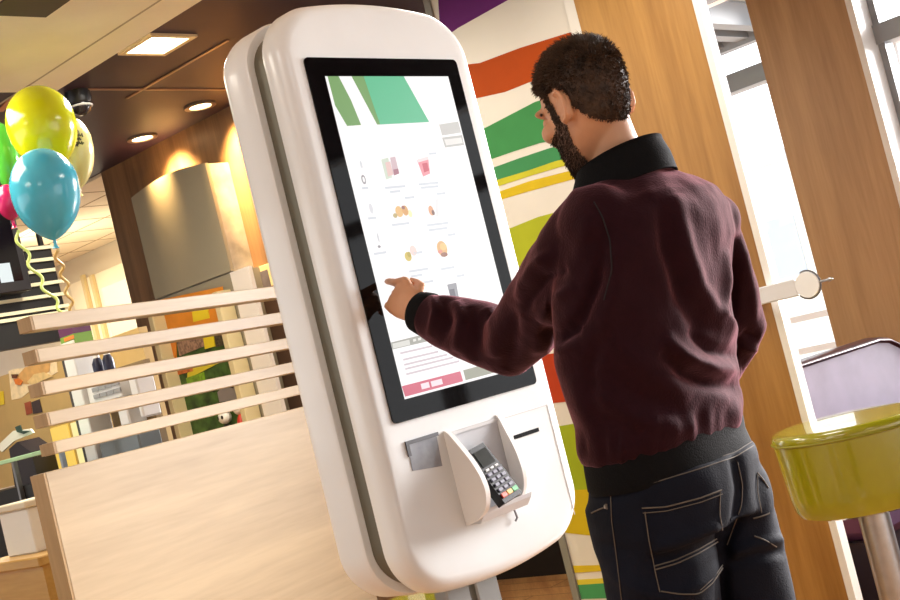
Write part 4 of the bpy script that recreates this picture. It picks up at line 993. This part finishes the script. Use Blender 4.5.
# --- nails / face left; build the object
fb = A(hipc[0], hipc[1], 0); FPn = lframe(tuple(fb), math.atan2(PF[1], PF[0]))
def world_mesh(name, me, mats, parent, F, smooth=True):
    me.transform(F.inverted())
    me.materials.clear()
    for m in (mats if isinstance(mats, (list, tuple)) else [mats]): me.materials.append(m)
    me.name = name
    return link(name, me, parent, F, smooth, ang=3.1)
Wc = co_of(me); Hq = Wc-HC
hfv, hlv, huv = Hq @ hf/HS, Hq @ hl/HS, Hq @ hu/HS
nrm = no_of(me)
faces = [tuple(p.vertices) for p in me.polygons]
person = world_mesh('person', me, M_skin, None, FPn)
tag(person, 'person in a maroon bomber jacket and dark jeans tapping the kiosk screen with a forefinger', 'person')
FR[person] = FPn
# hair: short back and sides, longer on top
def hairline(f, l, u):
    """>0 inside the hair"""
    au = -.088 if f < -.055 else (-.088+(f+.055)/.04*.114 if f < -.015 else (.03 if f < .018 else (.026 if f < .03 else .028+(f-.03)*1.15)))
    if .014 < f < .036 and u < .03: au = -.03          # sideburn
    return u-au
def fz(x, y, z): return noise.noise(Vector((x, y, z)))
inh = np.array([hairline(f, l, u) > 0 and (u > -.09) and (abs(l) < .0835) for f, l, u in zip(hfv, hlv, huv)])
inh &= (np.abs(Hq).max(1) < .14) & ~((np.abs(hlv) > .0775) & (np.abs(hfv+.016) < .03) & (huv < .02))
def capmesh(mask, off, name, m):
    idx = {}; vs = []; fs = []
    for f in faces:
        if all(mask[i] for i in f):
            g = []
            for i in f:
                if i not in idx: idx[i] = len(vs); vs.append(Wc[i]+nrm[i]*off(i))
                g.append(idx[i])
            fs.append(g)
    b = MB(); b.add(vs, fs); return b
def hl_len(i):
    t = min(1, max(0, (huv[i]-.0)/.1)); return .0015+.006*t*t
hc = capmesh(inh, hl_len, 'hair', M_hair)
hm = hc.build('hair', M_hair, person, True, fix=False)
def strands(mask, n, lenf, rad, dirf, seed=1):
    R = np.random.RandomState(seed); ids = np.nonzero(mask)[0]; b = MB()
    for i in R.choice(ids, n):
        nn = nrm[i]; base = Wc[i]+nn*(hl_len(i)*.7 if lenf is None else 0)+R.normal(0, .0012, 3)
        L, d = dirf(i, R); 
        t = d/np.linalg.norm(d); e = np.cross(t, A(.3, .5, .8)); e /= np.linalg.norm(e); e2 = np.cross(t, e)
        r = rad*R.uniform(.7, 1.3); mid = base+t*L*.55+nn*L*.12; end = base+t*L
        vs = [base+e*r, base-e*r*.5+e2*r*.87, base-e*r*.5-e2*r*.87, mid+e*r*.7, mid-e*r*.35+e2*r*.6, mid-e*r*.35-e2*r*.6, end]
        b.add(vs, [(0, 1, 4, 3), (1, 2, 5, 4), (2, 0, 3, 5), (3, 4, 6), (4, 5, 6), (5, 3, 6)])
    return b
def hdir(i, R):
    t = min(1, max(0, (huv[i]-.0)/.1)); nn = nrm[i]
    top = hf*.75+hu*.35; side = -hu*.9-hf*.35
    d = top*t+side*(1-t); d = d-nn*(d @ nn)*.8; d += nn*(.35+.25*t)+R.normal(0, .22, 3)
    return (.004+.011*t)*R.uniform(.7, 1.3), d
strands(inh, 9000, None, .0009, hdir, 3).build('hair_strands', M_hair, hm, True, fix=False)
# beard along the jaw and cheeks
def inbeard(f, l, u):
    if u > -.028 and not (.012 < f < .034 and u < .012): return False
    edge = -.030-.016*max(0, min(1, (f-.03)/.04))
    if f > .035 and u > edge and not (f > .085 and -.062 < u < -.045 and abs(l) < .03): return False
    back = .004+(-.03-u)*.32
    if f < back-.006: return False
    return u > -.14 and abs(l) < .08
bm_ = np.array([inbeard(f, l, u) for f, l, u in zip(hfv, hlv, huv)]) & (np.abs(Hq).max(1) < .16)
bm_ &= ~((np.abs(hlv) < .02) & (hfv > .088) & (huv > -.08) & (huv < -.062))
bo_ = capmesh(bm_, lambda i: .0009, 'beard', M_beard).build('beard', M_stub, person, True, fix=False)
def bdir(i, R): nn = nrm[i]; d = -hu*.8+hf*.25+nn*.45+R.normal(0, .25, 3); return .0055*R.uniform(.5, 1.3), d
strands(bm_, 5000, 0, .0007, bdir, 5).build('beard_strands', M_beard, bo_, True, fix=False)
# eyes, brows, lashes
M_eye = mat('eye_white', (224, 216, 208), .2); M_iris = mat('iris_brown', (60, 36, 20), .15)
for s in (-1, 1):
    b = MB(); b.ell(hp(.0775, s*.031, -.001), [hf*.0125, hl*.0125, hu*.0125], 20, 14); e = b.build('eye', M_eye, person, True)
    b = MB(); b.ell(hp(.0785, s*.031, .000), [hf*.0150, hl*.0145, hu*.0120], 20, 14); b.build('eyelid', M_skin, person, True)
    b = MB(); b.ell(hp(.0855, s*.031, -.005), [hf*.0052, hl*.0058, hu*.0058], 16, 10); b.build('iris', M_iris, e, True)
    b = MB(); b.tube([hp(.089, s*.014, .018), hp(.09, s*.03, .023), hp(.08, s*.048, .02), hp(.068, s*.058, .014)], [.003, .004, .0035, .002], 8); b.build('eyebrow', M_hair, person, True)
    b = MB(); b.tube([hp(.085, s*.02, .006), hp(.0905, s*.031, .006), hp(.082, s*.044, .003)], [.0018, .0026, .0018], 8); b.build('eyelash', M_hair, person, True)
# ------------------------------------------------------------------ jacket
jk = MB(); jk.rings(lay(torso[1:]))
jk.tube([S_l-PL_*.075+PU*.008, S_l-PL_*.02+PU*.004, S_l+(El-S_l)*.22, S_l+(El-S_l)*.55, El+(S_l-El)*.18, El+(Wr-El)*.05-UPV*.004, El+(Wr-El)*.25, El+(Wr-El)*.5, El+(Wr-El)*.72, El+(Wr-El)*.86, El+(Wr-El)*.9],
        [.062, .072, .074, .070, .065, .064, .064, .058, .052, .046, .040], 28)
jk.ell(S_l-PL_*.01, [PL_*.07, PF*.075, PU*.068])
jk.tube([S_r+PL_*.06+PU*.006, S_r+PL_*.015, S_r+(El_r-S_r)*.3, S_r+(El_r-S_r)*.7, El_r, El_r+(Wr_r-El_r)*.2, El_r+(Wr_r-El_r)*.6, Wr_r], [.055, .062, .062, .059, .056, .054, .048, .042], 26)
jk.ell(S_r+PL_*.005, [PL_*.06, PF*.07, PU*.06])
# blouson overhang above the hem
jr = ring((577, 450), (748, 404)); jk.rings([ring((584, 466), (746, 421))[0], ring((577, 452), (748, 406))[0], ring((575, 436), (746, 394))[0], ring((574, 415), (742, 374))[0]])
jm = remesh(jk, .0055, 6, .5)
J = co_of(jm); N = no_of(jm); Q = proj(J)
facing = np.clip((-(N @ FWD))*2, 0, 1)
def dseg(Q, path):
    best = np.full(len(Q), 1e9); side = np.zeros(len(Q)); tt = np.zeros(len(Q))
    for k in range(len(path)-1):
        a = A(*path[k]); b_ = A(*path[k+1]); v = b_-a; L = np.linalg.norm(v); v /= L
        w = Q-a; t = np.clip(w @ v, 0, L); d = w-np.outer(t, v); dd = np.linalg.norm(d, axis=1)
        sg = w[:, 0]*v[1]-w[:, 1]*v[0]; m = dd < best; best[m] = dd[m]; side[m] = np.sign(sg[m])*dd[m]; tt[m] = (k+t[m]/L)/(len(path)-1)
    return best, side, tt
disp = np.zeros(len(J))
folds = [  # path, height (m), half width (px)
 ([(672, 196), (684, 240), (698, 285), (718, 318), (736, 340)], .011, 9), ([(660, 200), (668, 250), (684, 300), (706, 335)], -.010, 9),
 ([(664, 336), (682, 356), (708, 368), (742, 372)], .013, 8), ([(660, 352), (685, 373), (715, 384), (742, 388)], -.012, 8), ([(690, 330), (712, 350), (738, 356)], -.010, 6),
 ([(728, 250), (728, 285), (722, 312), (738, 336)], .008, 5), ([(738, 236), (736, 280), (729, 318)], -.014, 5),
 ([(610, 340), (640, 362), (690, 400)], .006, 12), ([(600, 370), (640, 398), (700, 418)], -.006, 12), ([(590, 395), (640, 420), (700, 430)], .006, 10),
 ([(604, 240), (598, 280), (580, 320), (556, 345)], -.012, 7), ([(620, 236), (616, 290), (600, 330), (580, 360)], .006, 9),
 ([(600, 320), (590, 370), (596, 420)], -.006, 8), ([(572, 375), (590, 420), (600, 450)], .006, 9),
 ([(556, 252), (538, 262), (522, 284), (515, 300)], .009, 6), ([(566, 268), (545, 280), (530, 300), (522, 318)], -.009, 6), ([(575, 286), (552, 300), (540, 322)], .008, 6),
 ([(500, 300), (512, 318), (514, 345), (506, 370)], -.007, 7), ([(487, 306), (496, 330), (494, 358)], .007, 7), ([(470, 306), (478, 328), (474, 360)], -.006, 6), ([(456, 300), (462, 322), (456, 352)], .008, 6), ([(443, 296), (448, 318), (440, 346)], -.008, 5), ([(432, 293), (436, 312), (428, 338)], .006, 4),
 ([(540, 330), (560, 336), (580, 330)], -.009, 6), ([(532, 350), (552, 352), (580, 345)], .006, 7),
 ([(745, 250), (752, 290), (757, 330)], .004, 5), ([(742, 330), (750, 336), (760, 338)], -.006, 4), ([(740, 345), (750, 350), (760, 350)], .005, 4),
 ([(640, 190), (680, 200), (712, 222)], .004, 10), ([(600, 205), (588, 230), (580, 262)], .006, 10)]
for path, h, w in folds:
    d, sd, tt = dseg(Q, path); disp += 1.3*h*np.exp(-(d/w)**2)*np.sin(np.clip(tt, .0, 1)*PI)**.5*facing
nz = np.array([noise.noise(Vector(p*14)) for p in J])*.004+np.array([noise.noise(Vector((p[0]*30, p[1]*30, p[2]*18))) for p in J])*.002
# gathers just above the hem
_, hsd, htt = dseg(Q, [(585, 466), (746, 421)])
gz = np.exp(-((_-14)/14)**2)*np.array([noise.noise(Vector((q[0]*.11, q[1]*.02, 3))) for q in Q])*.008
set_co(jm, J+N*(disp+nz+gz)[:, None])
jacket = world_mesh('jacket', jm, M_jack, person, FPn)
# collar, hem band, cuffs
def band_(R, name, m, parent, th=.006):
    inner = shrink(R, th); b = MB(); b.rings(R+inner[::-1], closed=True)
    return b.build(name, m, parent, True)
cn = at(624, 172, 2.245); ct = at(621, 146, 2.235)
def cring(c, a, b_, tl, n=48):
    f = PF*math.cos(tl)-PU*math.sin(tl); return [c+PL_*a*math.cos(2*PI*k/n)+f*b_*math.sin(2*PI*k/n) for k in range(n)]
c0_ = at(622, 196, 2.25); c1_ = at(619, 160, 2.245); c2_ = at(619, 156, 2.24)
band_([cring(c0_, .094, .11, .2), cring(c1_+(c0_-c1_)*.45, .084, .1, .2), cring(c1_, .077, .085, .2), cring(c2_, .075, .083, .2)], 'collar', M_rib, jacket, .005)
hemR = [ring((591, 494), (756, 447))[0], ring((588, 489), (755, 442))[0], ring((585, 472), (748, 427))[0], ring((583, 458), (746, 415))[0], ring((589, 454), (741, 412))[0]]
hb_ = MB(); hb_.rings(hemR+shrink(hemR, .012)[::-1], closed=True); hb_.build('hem_band', M_rib, jacket, True)
wd = (Wr-El)/np.linalg.norm(Wr-El)
cu = MB(); cu.tube([El+(Wr-El)*.83, El+(Wr-El)*.87, El+(Wr-El)*.93, El+(Wr-El)*.975, El+(Wr-El)*.98], [.043, .046, .044, .042, .037], 28); cu.build('cuff', M_rib, jacket, True)
cu = MB(); w2 = (Wr_r-El_r); cu.tube([El_r+w2*.9, El_r+w2*.95, El_r+w2*1.08], [.044, .043, .038], 24); cu.build('cuff', M_rib, jacket, True)
# shoulder seam piping
def seam_on(meobj_co, N_, path, r, name, m, parent, lift=.001, step=3):
    """thin raised line laid on the camera side of a mesh along an image path"""
    pts = []
    for k in range(len(path)-1):
        a, b_ = A(*path[k]), A(*path[k+1]); n = max(2, int(np.linalg.norm(b_-a)/step))
        for i in range(n): pts.append(a+(b_-a)*i/n)
    pts.append(A(*path[-1])); out = []
    Qm = proj(meobj_co); dep = (meobj_co-CAM) @ FWD; fc = (N_ @ FWD) < .25
    for p in pts:
        d = np.linalg.norm(Qm-p, axis=1); d[~fc] = 1e9
        near = np.nonzero(d < 3.2)[0]
        if len(near) == 0: near = np.array([d.argmin()])
        dmin = dep[near].min(); near = near[dep[near] < dmin+.03]
        w = 1/(d[near]+.3); D = (dep[near]*w).sum()/w.sum()
        nn = N_[near].mean(0); out.append(at(p[0], p[1], D)+nn*lift)
    out = np.array(out)
    for _ in range(2): out[1:-1] = (out[:-2]+out[1:-1]*2+out[2:])/4
    b = MB(); b.tube(list(out), r, 6); return b.build(name, m, parent, True)
Jc, Jn = J+N*(disp+nz+gz)[:, None], N
M_seamj = mat('seam_dark', (16, 8, 10), .8)
seam_on(Jc, Jn, [(594, 202), (602, 216), (610, 240), (612, 270), (604, 300)], .0012, 'sleeve_seam', M_seamj, jacket, .0006)
# ------------------------------------------------------------------ jeans
jn = MB()
WA = [((590, 486), (754, 440)), ((590, 500), (760, 456)), ((593, 525), (763, 484)), ((598, 545), (768, 508))]
jn.rings(lay(WA, k=.68))
hip_l = at(657, 552, 2.20); hip_r = at(725, 542, 2.32)
for h, k, a in ((hip_l, KnL, AnL), (hip_r, KnR, AnR)):
    jn.tube([h+PU*.10, h+PU*.03, h, h*.7+k*.3, k, k*.5+a*.5, a+PU*.03, a-PU*.02], [(.1, .1), .103, .101, .092, .076, .068, .062, .06], 30)
jn.ell(at(640, 512, 2.19)-PF*.02, [PL_*.088, PF*.085, PU*.095]); jn.ell(at(720, 499, 2.31)-PF*.02, [PL_*.076, PF*.08, PU*.09])
jme = remesh(jn, .006, 7, .5)
G = co_of(jme); GN = no_of(jme); GQ = proj(G); gf = np.clip(-(GN @ FWD)*2, 0, 1); gd = np.zeros(len(G))
for path, h, w in [([(737, 462), (741, 490), (737, 520), (726, 545), (722, 580), (724, 610)], -.012, 6), ([(660, 548), (690, 540), (714, 528)], .006, 6), ([(655, 560), (695, 552), (722, 540)], -.006, 6), ([(690, 590), (708, 580), (722, 565)], .006, 6),
                   ([(735, 552), (755, 545), (778, 540)], .008, 5), ([(735, 563), (755, 556), (780, 552)], -.007, 5), ([(600, 545), (625, 552), (650, 548)], -.004, 6), ([(612, 575), (640, 590), (680, 600)], .005, 8)]:
    d, sd, tt = dseg(GQ, path); gd += h*np.exp(-(d/w)**2)*gf
gd += np.array([noise.noise(Vector(p*16)) for p in G])*.004
Gc = G+GN*gd[:, None]; set_co(jme, Gc)
jeans = world_mesh('jeans', jme, M_jean, person, FPn)
def st(path, nm='stitching', r=.0009, m=None, par=None): return seam_on(Gc, GN, path, r, nm, m or M_stit, par or jeans, .0012)
st([(606, 493), (640, 487), (700, 469), (735, 457), (753, 446)], 'waistband_stitching')
st([(690, 467), (735, 453), (752, 442)], 'waistband_stitching')
st([(737, 462), (742, 485), (741, 505), (733, 528), (727, 545)], 'seat_seam')
st([(611, 494), (612, 520), (616, 550), (622, 600)], 'side_seam', .0008)
# left back pocket patch: outline stitches, top hem, arcs
st([(642, 508), (665, 507), (700, 498), (721, 490)], 'pocket_stitching', .0013); st([(643, 513), (666, 511), (701, 502), (722, 494)], 'pocket_stitching')
st([(645, 512), (649, 540), (656, 575), (660, 592)], 'pocket_stitching'); st([(720, 492), (719, 512), (722, 530)], 'pocket_stitching')
st([(654, 566), (675, 560), (697, 550), (716, 539)], 'pocket_stitching', .0012); st([(655, 569.5), (676, 563.5), (698, 553.5), (717, 542)], 'pocket_stitching', .0012)
st([(661, 591), (680, 594), (699, 594), (712, 583), (722, 568)], 'pocket_stitching', .0012); st([(700, 590), (712, 579), (722, 565)], 'pocket_stitching')
st([(757, 473), (763, 480), (768, 488)], 'pocket_stitching', .0014); st([(757, 475), (757, 492), (761, 512)], 'pocket_stitching'); st([(753, 518), (762, 516), (769, 513)], 'pocket_stitching', .0013); st([(754, 536), (765, 540), (776, 547)], 'pocket_stitching', .0012)
st([(592, 513), (600, 509), (606, 507)], 'pocket_stitching', .0013)
b = MB(); d = seam_on(Gc, GN, [(606, 506.5), (607.5, 506.5)], .0042, 'rivet', mat('rivet_steel', (190, 180, 170), .3, metal=.8), jeans, .001)
# shoes
M_shoe = mat('shoe_dark', (30, 28, 28), .5); M_sole = mat('sole_grey', (150, 148, 144), .6)
for a in (AnL, AnR):
    f0 = A(a[0], a[1], 0); R = []
    for x, w, h in ((-.075, .026, .05), (-.06, .038, .085), (-.02, .042, .1), (.05, .046, .075), (.12, .046, .055), (.165, .034, .045), (.185, .016, .03)):
        c = f0+PF*x; R.append([c+PL_*w*math.cos(2*PI*k/24)+PU*(.022 + (h-.022)/2+(h-.022)/2*math.sin(2*PI*k/24)) for k in range(24)])
    b = MB(); b.rings(R); sh = b.build('shoe', M_shoe, person, True)
    b = MB(); b.poly([f0+PF*x+PL_*w*s for s, seq in ((1, 1), (-1, -1)) for x, w in [(-.08, .028), (-.05, .042), (.05, .05), (.12, .05), (.17, .036), (.19, .014)][::seq]], (0, 0, .026)); b.build('sole', M_sole, sh)
# ================================================================== light
w = bpy.data.worlds.new('world'); SC.world = w; w.use_nodes = True
bg = w.node_tree.nodes['Background']; bg.inputs[0].default_value = (.94, .97, 1, 1); bg.inputs[1].default_value = 2.4
sk = bpy.data.lights.new('sun', 'SUN'); sk.energy = 17; sk.angle = .5; sk.color = (1, .96, .95)
so = bpy.data.objects.new('sun', sk); COL.objects.link(so)
so.rotation_euler = Vector((-.78, -.60, -.25)).to_track_quat('-Z', 'Y').to_euler()
# unseen lamps added near the ceiling to fill dining room and kitchen
area((-1.2, .6, 2.9), .9, 26, (1, .97, .92))
area((1.9, .3, 2.9), .9, 14, (.9, .95, 1))
area((-2.8, 2.6, 2.9), .8, 24, (1, .92, .78))
area(tuple(np.array(F5 @ Vector((-.2, -.6, 2.85)))), .8, 40, (1, .9, .7))
area(tuple(np.array(FW @ Vector((wl-2.2, .2, 2.9)))), .9, 75, (1, .92, .76))
area((.6, 4.3, 2.9), .6, 18, (1, .94, .86))
SC.view_settings.view_transform = 'Standard'; SC.view_settings.look = 'None'
SC.view_settings.exposure = 0; SC.view_settings.gamma = 1
SC.cycles.max_bounces = 8
area(tuple(np.array(FW @ Vector((wl-1.6, .4, 2.55)))), .5, 15, (1, .9, .72), Vector(tuple(E2*.9+A(0, 0, .25))).to_track_quat('-Z', 'Y').to_euler(), 1.6)  # unseen washer added to brighten the upper kitchen wall
area(tuple(np.array(FW @ Vector((wl-1.4, .75, 2.2)))), .4, 5, (1, .92, .76), (PI, 0, 0))  # unseen upward lamp added to brighten the pale kitchen ceiling
